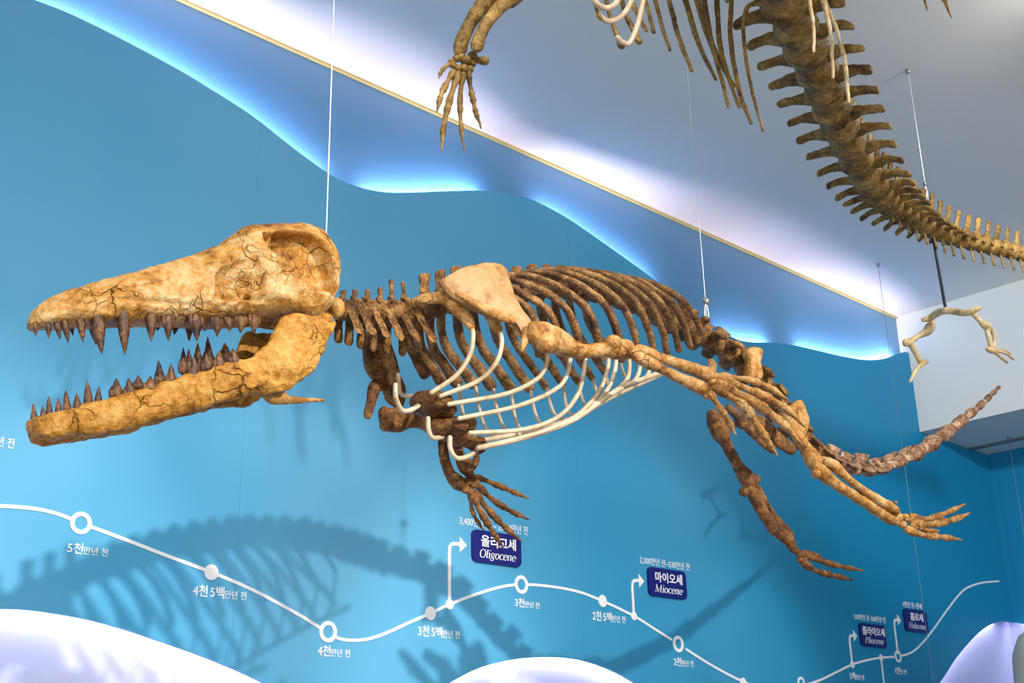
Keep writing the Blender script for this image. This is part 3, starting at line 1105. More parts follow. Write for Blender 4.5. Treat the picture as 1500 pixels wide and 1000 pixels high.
NT = 20
tot = sd[-1]
for i in range(NT):
    d = (i + 0.5) * tot / NT
    p = along(d)
    f = along(d + .02) - along(d - .02)
    vertebra(p, f, UP, tot / NT * .86, 0.024 + 0.0006 * i, (0.056 if i < 3 else 0.030), 0.6, 0.026, (0, 0, 0.2), -0.01, True, 0.35, 'vert', amb, 10 + i * 1.7)

# ---- ribs: 13 pairs, mirrored about the mid plane
end_x = [1.605, 1.66, 1.72, 1.785, 1.845, 1.905, 1.97, 2.04, 2.10, 2.16, 2.215, 2.265, 2.315, 2.37]
NR = len(end_x)
rib_end = {}
for i in range(NR):
    u = i / (NR - 1)
    hd = along(max(0.0, float(np.interp(end_x[i] - float(np.interp(i, [0, 4, 8, 13], [.05, .19, .25, .25])), sp[:, 0], sd))))
    ez = EYE + np.interp(end_x[i], [1.6, 1.72, 1.85, 1.95, 2.05, 2.1, 2.2, 2.3, 2.37], [.845, .85, .873, .885, .905, .92, .95, .99, 1.045])
    wmax = float(np.interp(u, [0, .25, .6, 1], [0.105, 0.165, 0.178, 0.150]))
    wend = float(np.interp(u, [0, .25, .6, 1], [0.085, 0.140, 0.155, 0.140]))
    for s in (-1, 1):
        if (s < 0 and i < 3) or (s > 0 and i == 0):
            continue          # the first ones are shaped one by one below
        e = np.array([end_x[i], YM + s * wend, ez])
        dz = hd[2] - ez
        dx = e[0] - hd[0]
        arch = 0.022 + 0.012 * math.sin(math.pi * u)
        pts = [hd + np.array([0, s * .012, .004]),
               hd + np.array([dx * .14, s * wmax * .38, arch]),
               hd + np.array([dx * .40, s * wmax * .78, arch * .35 - dz * .05]),
               hd + np.array([dx * .66, s * wmax * 1.0, -dz * .30]),
               hd + np.array([dx * .87, s * (wmax * .6 + wend * .42), -dz * .66]),
               e]
        r = 0.0112
        k = [0.9, 0.8, 0.95, 1.05, 1.15, 1.25] if u < .6 else [0.9, .8, .95, 1.0, .95, .85]
        pt = tube(pts, [r * q_ for q_ in k], 12, 8, 0.78, (1, 0, 0))
        mk('rib', rough(pt, 0.0022, 30, i * 2.1 + s), M['rib'], amb)
        rib_end[(i, s)] = e

# ---- breast bone
stern = [((612, 584), (628, 596), 11, .052), ((640, 583), (636, 606), 16, .058)]


def lump(cx, cy, Y, rx, ry, rz, seed):
    c = P(cx, cy, Y)
    k = mpp(c)
    return rough(blob(c, rx * k, ry, rz * k, 20, 14), 0.007, 28, seed)


mk('breast_bone', [lump(634, 592, YM, 25, .050, 19, 1), lump(620, 584, YM, 13, .042, 12, 7), lump(650, 602, YM, 12, .04, 14, 3)], M['limbdark'], amb)
mk('breast_bone', [lump(660, 628, YM, 25, .045, 17, 2), lump(642, 626, YM, 14, .04, 15, 5), lump(678, 622, YM, 12, .04, 14, 4)], M['limbdark'], amb)
p0, p1 = P(672, 640, YM), P(702, 653, YM)
mk('breast_bone', rough(tube([p0, (p0 + p1) / 2, p1], [.020, .014, .020], 16, 6), .003, 40, 9), M['limbdark'], amb)


# ---- costal cartilage rods
def cart(pix, r=0.0052, ys=None, seg=10):
    pts = [P(x, y, Y) for (x, y, Y) in pix]
    return mk('costal_cartilage', tube(pts, r, seg, 8), M['cart'], amb)


N, Fy = YM - .15, YM + .15
cart([(690, 476, YM - .115), (693, 492, YM - .118), (688, 520, YM - .11), (668, 550, YM - .085), (632, 575, YM - .05)])
cart([(729, 478, YM - .135), (735, 500, YM - .140), (727, 530, YM - .135), (700, 558, YM - .10), (645, 580, YM - .05)])
cart([(803, 512, N), (800, 535, N), (785, 556, YM - .14), (740, 577, YM - .10), (657, 592, YM - .05)])
cart([(836, 514, N), (832, 545, N), (815, 569, YM - .14), (760, 594, YM - .10), (672, 613, YM - .05)])
cart([(857, 512, N), (856, 540, N), (845, 580, YM - .14), (815, 612, YM - .11), (765, 629, YM - .08), (688, 634, YM - .045)])
cart([(891, 510, N), (890, 540, N), (876, 575, YM - .145), (845, 608, YM - .12), (800, 630, YM - .10), (755, 643, YM - .07)])
cart([(903, 512, N), (901, 540, N), (891, 568, YM - .148), (868, 593, YM - .135)])
cart([(921, 515, N), (922, 540, N), (918, 556, YM - .148), (902, 572, YM - .145)])
cart([(936, 520, N), (937, 540, N), (930, 557, YM - .15), (916, 565, YM - .148)])
cart([(949, 520, N), (951, 543, N), (944, 555, YM - .15)])
cart([(970, 545, YM - .155), (940, 556, YM - .152), (908, 569, YM - .147), (880, 587, YM - .14), (845, 612, YM - .12), (800, 631, YM - .095), (750, 645, YM - .065), (700, 656, YM - .025)], 0.0066)
# far side
cart([(975, 545, YM + .02), (900, 580, YM + .06), (850, 607, YM + .07), (800, 626, YM + .06), (750, 637, YM + .05), (703, 645, YM + .02)], 0.006)
far_rod = catmull(np.array([P(975, 545, YM + .02), P(900, 580, YM + .06), P(850, 607, YM + .07), P(800, 626, YM + .06), P(750, 637, YM + .05), P(703, 645, YM + .02)]), 10)
for i in range(3, NR):
    e = rib_end[(i, 1)]
    tx = e[0] - 0.035 + 0.01 * (i % 3)
    b_ = np.array([np.interp(tx, far_rod[::-1, 0], far_rod[::-1, k]) for k in range(3)])
    b_[2] += 0.002
    mk('costal_cartilage', tube([e + np.array([0, 0, .012]), e * .62 + b_ * .38 + np.array([.008, .02, -.012]), e * .25 + b_ * .75 + np.array([.006, .022, -.012]), b_], 0.0044, 10, 8), M['cart'], amb)
cart([(583, 548, YM + .09), (586, 574, YM + .09), (596, 580, YM + .07), (612, 580, YM + .03)])
cart([(579, 563, YM - .02), (580, 582, YM - .02), (588, 600, YM - .01), (600, 601, YM), (613, 594, YM)])
cart([(627, 612, YM - .02), (628, 630, YM - .02), (634, 641, YM - .02), (648, 640, YM)])
cart([(659, 640, YM - .03), (660, 658, YM - .03), (670, 671, YM - .03), (688, 667, YM - .02), (700, 658, YM)])

# first far rib plate in front, pale brown
fr = [P(556, 482, YM + .06), P(562, 510, YM + .10), P(572, 540, YM + .11), P(579, 562, YM + .10)]
mk('rib', rough(tube(fr, [.016, .018, .017, .013], 14, 6, 0.6, (1, 0, 0)), .003, 30, 3), M['rib'], amb)
# first near rib, ochre, arching under the shoulder blade
nr = [P(604, 444, YM - .03), P(622, 437, YM - .06), P(648, 436, YM - .085), P(668, 449, YM - .105), P(682, 463, YM - .112), P(690, 480, YM - .115)]
mk('rib', rough(tube(nr, [.010, .012, .014, .016, .015, .010], 14, 6, 0.75, (0, 0, 1)), .003, 35, 8), M['limb'], amb)
nr = [P(690, 430, YM - .10), P(710, 450, YM - .13), P(722, 468, YM - .135), P(729, 484, YM - .135)]
mk('rib', rough(tube(nr, [.012, .012, .013, .011], 14, 6, 0.75, (0, 0, 1)), .003, 35, 11), M['limb'], amb)


# ---- flat bones from an outline
def plate_bone(outline, thick, name, mat, parent, label=None, bulge=0.0, seed=1.0, grow=0.0):
    """outline: (x, y, Y) photo points round the bone; a rounded slab"""
    pts = np.array([P(*o) for o in outline])
    n0 = len(pts)
    ring = catmull(np.vstack([pts, pts[:1]]), 5)[:-1]
    c = ring.mean(0)
    u, s_, vt = np.linalg.svd(ring - c)
    nrm = vt[2]
    if nrm[1] > 0:
        nrm = -nrm
    n = len(ring)
    lev = [1.0, 0.985, 0.93, 0.8, 0.55, 0.28]
    V, Fc = [], []
    for sgn in (1, -1):
        for j, k in enumerate(lev):
            h = thick * [0.0, 0.55, 0.85, 1.0, 1.0, 1.0][j] * sgn + bulge * (1 - k) * sgn
            for p in ring:
                V.append(c + (p - c) * k + nrm * h)
        V.append(c + nrm * (thick + bulge) * sgn)
    L1 = len(lev) * n + 1
    for h in (0, 1):
        o0 = h * L1
        for j in range(len(lev) - 1):
            for i in range(n):
                i2 = (i + 1) % n
                q = (o0 + j * n + i, o0 + j * n + i2, o0 + (j + 1) * n + i2, o0 + (j + 1) * n + i)
                Fc.append(q if h else q[::-1])
        cc = o0 + len(lev) * n
        for i in range(n):
            q = (o0 + (len(lev) - 1) * n + i, o0 + (len(lev) - 1) * n + (i + 1) % n, cc)
            Fc.append(q if h else q[::-1])
    for i in range(n):
        i2 = (i + 1) % n
        Fc.append((i, i2, L1 + i2, L1 + i))
    pt = rough((np.array(V), Fc), 0.0022, 26, seed)
    return mk(name, pt, M[mat], parent, label)


so = [(643, 412, .105), (660, 400, .11), (690, 389, .115), (717, 386, .12), (738, 392, .125), (745, 409, .135), (753, 436, .15), (765, 457, .165), (777, 473, .175), (779, 490, .178),
      (767, 495, .178), (761, 481, .172), (750, 467, .165), (732, 469, .155), (708, 460, .142), (675, 442, .125), (654, 427, .112)]
scap = plate_bone([(x, y, YM - a) for x, y, a in so], 0.010, 'shoulder_blade', 'scap', amb, 'smooth pale tan shoulder blade', 0.004)
# ridge of the blade and the spur below the joint
mk('blade_ridge', rough(tube([P(668, 430, YM - .135), P(700, 447, YM - .155), P(735, 463, YM - .17), P(752, 470, YM - .176)], [.004, .010, .012, .006], 12, 6, 0.8), .002, 40, 3), M['limb'], scap)
mk('blade_spur', rough(tube([P(776, 484, YM - .182), P(769, 500, YM - .185), P(764, 514, YM - .185)], [.013, .011, .004], 10, 5, 0.8), .002, 40, 4), M['limb'], scap)
# far shoulder blade, dark, in front of the chest
so = [(537, 486, .10), (533, 512, .12), (536, 540, .135), (546, 556, .14), (563, 566, .145), (570, 590, .15), (588, 596, .15), (592, 570, .14), (584, 545, .13), (575, 515, .12), (562, 488, .10)]
fscap = plate_bone([(x, y, YM + a) for x, y, a in so], 0.012, 'shoulder_blade', 'limbdark', amb, 'dark brown shoulder blade on the wall side', 0.004, 3)
mk('blade_spur', rough(tube([P(560, 562, YM + .145), P(549, 568, YM + .14), P(543, 590, YM + .135), P(538, 611, YM + .13)], [.018, .016, .012, .008], 12, 6, 0.7), .002, 40, 4), M['limbdark'], fscap)


# ---- limbs from photo points
def limb(pix, mat, name, parent, flat=1.0, seg=14, sub=6, amp=0.0025, fr=38, ref=None, extra=()):
    """pix: (x, y, Y, radius in photo pixels)"""
    pts, rr = [], []
    for x, y, Y, r in pix:
        p = P(x, y, Y)
        pts.append(p)
        rr.append(r * mpp(p))
    parts = [tube(pts, rr, seg, sub, flat, ref)]
    for x, y, Y, r in extra:
        p = P(x, y, Y)
        k = r * mpp(p)
        parts.append(blob(p, k, k * 1.0, k * 0.9, 14, 10))
    o = mk(name, rough(merge(parts), amp, fr, pix[0][0] * .01), M[mat], parent)
    if extra:
        fuse(o, 0.0035, 6)
    return o


A0 = YM - .20
limb([(782, 489, A0, 13), (790, 491, A0, 21), (806, 496, A0, 22), (824, 504, A0, 18), (842, 512, A0 - .01, 13), (862, 514, A0 - .02, 10.5), (884, 512, A0 - .03, 11.5), (902, 511, A0 - .04, 15.5),
      (916, 512, A0 - .045, 15), (930, 516, A0 - .05, 9)], 'limb', 'upper_arm_bone', amb, extra=[(800, 505, A0 - .02, 15), (781, 480, A0, 10), (898, 501, A0 - .05, 13), (812, 488, A0 - .02, 12)])
F0 = YM - .25
limb([(934, 511, F0, 6), (944, 514, F0, 9), (965, 523, F0 - .005, 7.5), (995, 533, F0 - .01, 8.5), (1022, 543, F0 - .015, 10.5), (1036, 549, F0 - .02, 11), (1042, 552, F0 - .02, 7)], 'limb', 'forearm_bone', amb)
limb([(926, 516, F0 - .02, 8), (940, 526, F0 - .025, 10), (962, 537, F0 - .03, 7.5), (990, 551, F0 - .03, 7.5), (1012, 561, F0 - .03, 9.5), (1027, 568, F0 - .03, 11), (1034, 571, F0 - .03, 7)], 'limb', 'forearm_bone', amb)
limb([(1042, 545, F0 - .02, 7), (1043, 535, F0 - .02, 7), (1042, 528, F0 - .02, 5)], 'scap', 'wrist_spur', amb)


def hand(carp, fingers, mat, parent, name='hand', splits=3):
    """wrist lumps and rows of finger bones; fingers: lists of (x, y, Y, r)"""
    c = P(*carp[0][:3])
    h = None
    parts = []
    x, y, Y, r = carp[0]
    k = r * mpp(c)
    h = mk('wrist_bones', rough(blob(c, k, k * .8, k * .8, 12, 8), k * .15, .6 / k, 1), M[mat], parent)
    for x, y, Y, r in carp[1:]:
        p = P(x, y, Y)
        k = r * mpp(p)
        mk('wrist_bone', rough(blob(p, k, k * .85, k * .85, 12, 8), k * .18, .6 / k, x), M[mat], h)
    for fi, fg in enumerate(fingers):
        pts = catmull(np.array([np.append(P(x, y, Y), r) for x, y, Y, r in fg]), 8)
        L = np.concatenate([[0], np.cumsum(np.linalg.norm(np.diff(pts[:, :3], axis=0), axis=1))])
        cuts = np.array([0, .46, .74, 1.0]) if splits == 3 else np.array([0, .4, .66, .86, 1.0])
        for a, b in zip(cuts[:-1], cuts[1:]):
            ts = np.linspace(a, b, 7) * L[-1]
            q = np.array([[np.interp(t, L, pts[:, k]) for k in range(4)] for t in ts])
            km = mpp(q[0, :3])
            kk = np.array([1.15, 1.3, 0.95, .82, .9, 1.2, .95])
            if b > 0.99:
                kk = np.array([1.1, 1.25, .9, .75, .6, .5, .35])
            mk('finger_bone', rough(tube(q[:, :3], q[:, 3] * km * kk, 10, 3), .0012, 60, fi + a), M[mat], h)
    return h


H0 = F0 - .035
hand([(1046, 562, H0, 10), (1050, 552, H0, 8), (1056, 560, H0, 8), (1040, 574, H0, 8.5), (1052, 570, H0, 8), (1036, 580, H0, 7)],
     [[(1056, 550, H0, 4.5), (1100, 557, H0, 4.5), (1130, 569, H0, 4.5), (1156, 588, H0, 3.5)],
      [(1060, 556, H0 - .01, 5.5), (1112, 577, H0 - .01, 6.5), (1152, 599, H0 - .01, 5.5), (1180, 626, H0 - .01, 4)],
      [(1054, 562, H0 - .02, 6.5), (1104, 589, H0 - .02, 7.5), (1146, 620, H0 - .02, 6), (1174, 650, H0 - .02, 4.5)],
      [(1048, 568, H0 - .025, 6), (1088, 594, H0 - .025, 7), (1112, 627, H0 - .025, 6), (1138, 666, H0 - .025, 5)],
      [(1040, 576, H0 - .03, 5), (1055, 598, H0 - .03, 5), (1068, 618, H0 - .03, 4.5), (1078, 637, H0 - .03, 4)]], 'limb', amb)

# far fore limb, hanging down
G0 = YM + .16
limb([(562, 603, G0, 10), (570, 614, G0, 18), (586, 617, G0 - .01, 16), (606, 616, G0 - .02, 11), (628, 622, G0 - .04, 11), (648, 634, G0 - .06, 13), (660, 642, G0 - .06, 9)], 'limbdark', 'upper_arm_bone', amb,
     extra=[(566, 622, G0 - .02, 11), (580, 605, G0 - .01, 11)])
G1 = YM + .10
limb([(649, 640, G1, 7), (649, 655, G1, 7.5), (652, 675, G1, 7), (660, 694, G1, 8.5), (670, 707, G1, 11), (676, 713, G1, 8)], 'limbdark', 'forearm_bone', amb)
limb([(666, 640, G1 - .03, 8), (668, 654, G1 - .03, 9), (675, 670, G1 - .03, 9), (683, 684, G1 - .02, 12), (687, 692, G1 - .02, 9)], 'limbdark', 'forearm_bone', amb)
limb([(692, 684, G1 - .02, 5), (697, 674, G1 - .02, 5.5), (698, 667, G1 - .02, 4)], 'limbdark', 'wrist_spur', amb)
hand([(685, 706, G1, 10), (692, 700, G1 - .01, 7), (681, 716, G1 - .01, 8), (694, 710, G1 - .01, 7), (688, 719, G1 - .01, 7), (697, 704, G1 - .01, 6)],
     [[(697, 698, G1, 4), (720, 707, G1, 4.2), (744, 717, G1, 3.8), (775, 730, G1, 3)],
      [(701, 712, G1, 4.5), (720, 730, G1, 4.5), (744, 746, G1, 4), (775, 761, G1, 3)],
      [(696, 722, G1 - .01, 5), (717, 749, G1 - .01, 5), (741, 773, G1 - .01, 4.2), (763, 792, G1 - .01, 3.2)],
      [(692, 726, G1 - .015, 5), (705, 751, G1 - .015, 5), (720, 776, G1 - .015, 4.2), (738, 803, G1 - .015, 3.2)],
      [(688, 724, G1, 3.2), (692, 748, G1, 3), (700, 764, G1, 2.8), (709, 777, G1, 2.2)]], 'limbdark', amb)

# ---- lumbar, sacrum, tail
lum = [(1032, 497, 17), (1056, 510, 18), (1080, 527, 18), (1104, 549, 17), (1124, 575, 16), (1143, 602, 15), (1162, 628, 14), (1182, 650, 12), (1204, 665, 10)]
lp = [P(x, y, YM) for x, y, r in lum]
for i, p in enumerate(lp):
    f = lp[min(i + 1, len(lp) - 1)] - lp[max(i - 1, 0)]
    r = lum[i][2] * mpp(p)
    L = np.linalg.norm(f) / (2 if 0 < i < len(lp) - 1 else 1) * .88
    vertebra(p, f, UP, L, r * .82, [.036, .040, .036, .034, .03, .03, .05, .03, .02][i], 0.75, [.034, .034, .030, .028, .03, .03, .03, .02, .015][i], (0.2, 0, -.2), 0.0, True, 0.25, 'vert', amb, 30 + i * 2.3, .36, .5)
# tall flat process over the rump and the hip plate behind the hand
plate_bone([(1093, 556, YM - .07), (1095, 530, YM - .07), (1092, 514, YM - .07), (1102, 508, YM - .07), (1113, 514, YM - .07), (1109, 532, YM - .07), (1113, 556, YM - .07)], 0.014, 'iliac_blade', 'limb', amb, None, .002, 5)
plate_bone([(1148, 604, YM - .10), (1163, 589, YM - .10), (1172, 587, YM - .10), (1179, 602, YM - .10), (1183, 620, YM - .10), (1174, 642, YM - .10), (1158, 632, YM - .10)], 0.010, 'iliac_blade', 'limb', amb, None, .002, 6)
limb([(1066, 596, YM - .05, 7), (1084, 612, YM - .06, 10), (1100, 630, YM - .065, 10), (1116, 646, YM - .07, 8), (1130, 656, YM - .07, 10)], 'limbdark', 'hip_bone', amb, 0.7,
     extra=[(1086, 618, YM - .06, 12)])
limb([(1094, 606, YM - .05, 9), (1118, 622, YM - .06, 12), (1140, 644, YM - .07, 13), (1160, 658, YM - .07, 10)], 'limbdark', 'hip_bone', amb, 0.7)

tail = [(1219, 673, 9), (1240, 682, 9.5), (1262, 688, 10), (1284, 688, 10), (1306, 680, 10.5), (1328, 670, 10.5), (1350, 658, 11), (1373, 643, 10.5), (1396, 626, 9), (1416, 610, 7.5), (1430, 599, 5.5), (1442, 588, 4.8), (1452, 578, 4), (1460, 570, 3)]
tp_ = [P(x, y, YM) for x, y, r in tail]
for i, p in enumerate(tp_):
    f = tp_[min(i + 1, len(tp_) - 1)] - tp_[max(i - 1, 0)]
    r = tail[i][2] * mpp(p)
    n = np.linalg.norm(f) / (2 if 0 < i < len(tp_) - 1 else 1)
    if i < 6:
        vertebra(p, f, UP, n * .92, r * .85, max(.034 - .004 * i, .012) + (.012 if i == 2 else 0), .8, max(.02 - .003 * i, 0.006), (0, 0, -.3), .006, True, .5, 'tail', amb, 60 + i * 1.9, .4, .35)
    else:
        fw = f / np.linalg.norm(f)
        side = np.cross(UP, fw)
        side /= np.linalg.norm(side)
        u = np.cross(fw, side)
        prof = [(-.45, .95), (-.38, 1.18), (-.1, .78), (.2, .80), (.38, 1.02), (.45, .8)]
        pt = loft([(p + fw * n * t, u * r * k, side * r * k) for t, k in prof], 12, 3)
        mk('vertebra', rough(pt, r * .12, .8 / r, i), M['tail'], amb)

# ---- hind limbs
limb([(1146, 598, YM - .12, 8), (1154, 612, YM - .14, 11), (1166, 634, YM - .17, 9), (1180, 656, YM - .20, 10), (1190, 672, YM - .22, 14), (1198, 684, YM - .23, 11)], 'limb', 'thigh_bone', amb,
     extra=[(1196, 694, YM - .25, 8.5), (1206, 676, YM - .22, 9)])
K0 = YM - .25
limb([(1196, 684, K0, 9), (1206, 694, K0, 11), (1226, 710, K0, 8.5), (1256, 728, K0, 8.5), (1284, 746, K0, 9.5), (1302, 758, K0, 9), (1312, 764, K0, 6)], 'limb', 'shin_bone', amb)
limb([(1212, 676, K0 - .02, 8), (1222, 682, K0 - .02, 8.5), (1244, 702, K0 - .02, 6), (1270, 721, K0 - .02, 6), (1296, 738, K0 - .02, 8), (1310, 746, K0 - .02, 7), (1316, 750, K0 - .02, 4)], 'limb', 'shin_bone', amb,
     extra=[(1312, 735, K0 - .02, 4)])
K1 = K0 - .01
hand([(1316, 757, K1, 8), (1326, 758, K1, 7), (1322, 768, K1, 7.5), (1334, 762, K1, 6.5), (1330, 774, K1, 6.5)],
     [[(1334, 756, K1, 4.5), (1356, 760, K1, 4.5), (1384, 752, K1, 4), (1414, 738, K1, 3)],
      [(1338, 766, K1 - .01, 5.5), (1362, 768, K1 - .01, 5.5), (1396, 761, K1 - .01, 4.5), (1421, 751, K1 - .01, 3.5)],
      [(1330, 776, K1 - .02, 5.5), (1350, 783, K1 - .02, 5), (1376, 786, K1 - .02, 4.5), (1408, 790, K1 - .02, 3)],
      [(1336, 768, K1 - .01, 3.5), (1352, 775, K1 - .01, 3.5), (1364, 777, K1 - .01, 3), (1376, 777, K1 - .01, 2.5)]], 'limb', amb)
Q0 = YM + .13
limb([(1043, 606, Q0, 9), (1048, 618, Q0, 13), (1056, 634, Q0, 14), (1064, 650, Q0, 9), (1072, 666, Q0, 8.5), (1082, 684, Q0, 9), (1094, 700, Q0, 13), (1100, 708, Q0, 12)], 'limbdark', 'thigh_bone', amb,
     extra=[(1044, 612, Q0 - .02, 9), (1090, 720, Q0 - .03, 8.5), (1106, 702, Q0, 9)])
limb([(1098, 716, Q0, 9), (1106, 728, Q0, 10), (1118, 750, Q0, 9), (1134, 774, Q0, 9.5), (1150, 786, Q0, 10), (1158, 796, Q0, 8), (1164, 806, Q0, 6)], 'limbdark', 'shin_bone', amb)
limb([(1110, 716, Q0 + .02, 6), (1124, 742, Q0 + .02, 5.5), (1144, 768, Q0 + .02, 6), (1158, 782, Q0 + .02, 6)], 'limbdark', 'shin_bone', amb)
Q1 = Q0
hand([(1166, 806, Q1, 7), (1172, 812, Q1, 7), (1178, 820, Q1, 6.5), (1172, 820, Q1, 6), (1180, 812, Q1, 5)],
     [[(1178, 812, Q1, 4.5), (1204, 822, Q1, 4.5), (1236, 830, Q1, 3.5), (1266, 836, Q1, 2.5)],
      [(1178, 826, Q1 - .01, 5), (1198, 837, Q1 - .01, 4.5), (1222, 843, Q1 - .01, 4), (1249, 849, Q1 - .01, 3)],
      [(1176, 808, Q1 + .01, 3), (1188, 810, Q1 + .01, 3), (1198, 814, Q1 + .01, 3), (1206, 818, Q1 + .01, 2.5)]], 'limbdark', amb)
# ------------------------------------------------------------------ long-tailed whale skeleton under the ceiling
ZB = 3.50
up_path = [(985, -520), (1040, -330), (1085, -190), (1122, -75), (1146, 0), (1166, 40), (1190, 90), (1208, 130), (1225, 172), (1240, 205), (1258, 240), (1280, 273), (1305, 300), (1335, 319), (1366, 334),
           (1400, 348), (1445, 360), (1500, 373), (1580, 388)]
bp_ = catmull(np.array([PZ(x, y, ZB) for x, y in up_path]), 20)
bd = np.concatenate([[0], np.cumsum(np.linalg.norm(np.diff(bp_, axis=0), axis=1))])


def bal(d):
    return np.array([np.interp(d, bd, bp_[:, k]) for k in range(3)])


bas = thing('whale_skeleton', (2.6, 1.5, 3.3), 'olive brown long-tailed whale skeleton hung high under the ceiling, partly out of frame', 'skeleton')
d0 = bd[np.argmin(np.abs(bp_[:, 0] - PZ(1146, 0, ZB)[0]))]
d = 0.0
i = 0
while d < bd[-1] - 0.03:
    u = (d - d0)            # metres behind the upper edge of the photograph
    L = float(np.interp(u, [-1, 0, 1.0, 1.25, 2.0, 3.0], [.115, .12, .125, .065, .055, .05]))
    rc = float(np.interp(u, [-1, 0, .6, 1.2, 1.7, 2.2, 3.0], [.052, .056, .053, .048, .036, .027, .020]))
    tp = float(np.interp(u, [-1, -.2, 0, .8, 1.4, 1.75, 2.0], [.03, .085, .095, .10, .095, .05, .006]))
    sh = float(np.interp(u, [-1, 0, .8, 1.4, 1.8, 2.4, 3], [.12, .13, .155, .14, .09, .06, .035]))
    p = bal(d + L / 2)
    f = bal(d + L / 2 + .03) - bal(d + L / 2 - .03)
    v = vertebra(p, f, UP + np.array([0, -.10, 0]), L * .97, rc, sh, .36, tp, (-0.05, 0, 0), min(0.006 + .02 * max(u - .8, 0), tp * .35), u < 1.7, 0.25, 'olive', bas, i * 1.37, 0.0195 / L if u < 1.1 else 0.22, 0.34, 2.0)
    if u > 1.35:             # chevron bones under the tail
        sl = float(np.interp(u, [1.35, 1.7, 2.4, 3], [.025, .05, .05, .035]))
        q = p - UP * rc * .9 + f / np.linalg.norm(f) * L * .3
        mk('chevron', rough(tube([q, q - UP * sl * .5 + f * .05, q - UP * sl + f * .12], [.007, .006, .008], 8, 3, 0.6, (1, 0, 0)), .001, 60, i), M['olive'], v)
    d += L
    i += 1


def bone_px(pix, mat, name, parent, flat=0.8, amp=.0015, fr=40, sub=6, seg=10, ref=None):
    pts = [P(x, y, Y) for x, y, Y, r in pix]
    rr = [r * mpp(p) for (x, y, Y, r), p in zip(pix, pts)]
    return mk(name, rough(tube(pts, rr, seg, sub, flat, ref), amp, fr, pix[0][0] * .07), M[mat], parent)


SY = 1.42
up_ribs = [
    [(900, -120, SY, 4), (908, -30, 1.62, 4), (924, 0, 1.62, 4), (936, 25, 1.60, 3.5), (947, 45, 1.58, 3)],
    [(915, -130, SY, 4), (930, -40, 1.62, 4), (945, 0, 1.64, 4), (952, 25, 1.63, 3.8), (957, 47, 1.61, 3.5)],
    [(935, -140, SY, 4), (946, -50, 1.62, 4), (960, 0, 1.66, 4.2), (969, 36, 1.65, 4), (981, 73, 1.62, 3)],
    [(955, -150, SY, 4), (962, -60, 1.62, 4.5), (980, 0, 1.67, 5), (993, 51, 1.66, 4.6), (1013, 103, 1.62, 3.6)],
    [(985, -160, SY, 4), (986, -60, 1.62, 5), (1004, 0, 1.68, 5.5), (1019, 51, 1.67, 5), (1034, 88, 1.64, 4), (1049, 117, 1.61, 3)],
    [(1005, -160, SY, 5), (1006, -60, 1.62, 6), (1022, 0, 1.68, 7), (1037, 51, 1.66, 6), (1057, 95, 1.63, 4.5), (1076, 126, 1.60, 3)],
    [(1028, -150, SY, 4), (1026, -60, 1.60, 4.5), (1032, 0, 1.64, 5), (1043, 66, 1.64, 4.6), (1056, 112, 1.61, 4), (1067, 156, 1.57, 3.6)],
    [(1050, -140, SY, 4), (1048, -60, 1.58, 4.5), (1050, 0, 1.62, 5), (1055, 66, 1.62, 4.6), (1068, 115, 1.59, 3.8), (1083, 157, 1.56, 3)],
    [(1082, -110, SY, 4), (1078, -40, 1.54, 4.5), (1072, 0, 1.58, 4.6), (1070, 54, 1.59, 4.2), (1082, 129, 1.56, 3.6), (1100, 181, 1.53, 2.8)],
    [(1122, 6, SY + .05, 5), (1106, 5, 1.50, 5), (1093, 14, 1.53, 4.5), (1089, 51, 1.55, 4), (1100, 126, 1.53, 3.3), (1118, 192, 1.50, 2.4)]]
for rb in up_ribs:
    bone_px(rb, 'olive', 'rib', bas, 0.75)
bone_px([(880, -60, 1.5, 4), (888, 0, 1.52, 4), (896, 30, 1.52, 4), (904, 52, 1.51, 5), (910, 66, 1.5, 8)], 'olive', 'rib', bas)
bone_px([(900, -60, 1.5, 4), (914, 12, 1.55, 4.5), (926, 40, 1.55, 5), (936, 61, 1.54, 6)], 'olive', 'rib', bas)
bone_px([(868, -10, 1.42, 3), (874, 14, 1.42, 3), (880, 26, 1.42, 4.5)], 'olive', 'rib', bas)
# near side ribs, thin and pale against the tail
for rb in [[(1150, -150, 1.40, 3.5), (1178, -40, 1.22, 4), (1186, 0, 1.22, 3.6), (1192, 40, 1.23, 3), (1192, 75, 1.24, 3)],
           [(1160, -150, 1.40, 3.5), (1190, -50, 1.22, 4), (1205, 0, 1.22, 4.4), (1217, 50, 1.23, 3.6), (1219, 85, 1.24, 3), (1220, 114, 1.25, 3)],
           [(1165, -150, 1.40, 3.5), (1188, -60, 1.24, 4), (1208, 0, 1.24, 3.6), (1226, 45, 1.25, 3.6), (1238, 95, 1.27, 4), (1243, 150, 1.28, 3)]]:
    bone_px(rb, 'cream', 'rib', bas)
for pts in [[(866, -20, 1.40), (872, 3, 1.40), (887, 12, 1.41), (902, 5, 1.42), (912, -20, 1.42)],
            [(876, 22, 1.43), (890, 31, 1.43), (908, 25, 1.44), (922, 8, 1.45), (934, -25, 1.45)],
            [(904, 55, 1.48), (912, 62, 1.48), (921, 63, 1.48), (931, 45, 1.47), (940, 12, 1.46), (946, -25, 1.45)]]:
    mk('costal_cartilage', tube([P(*q_) for q_ in pts], 0.0062, 10, 8), M['cart'], bas)
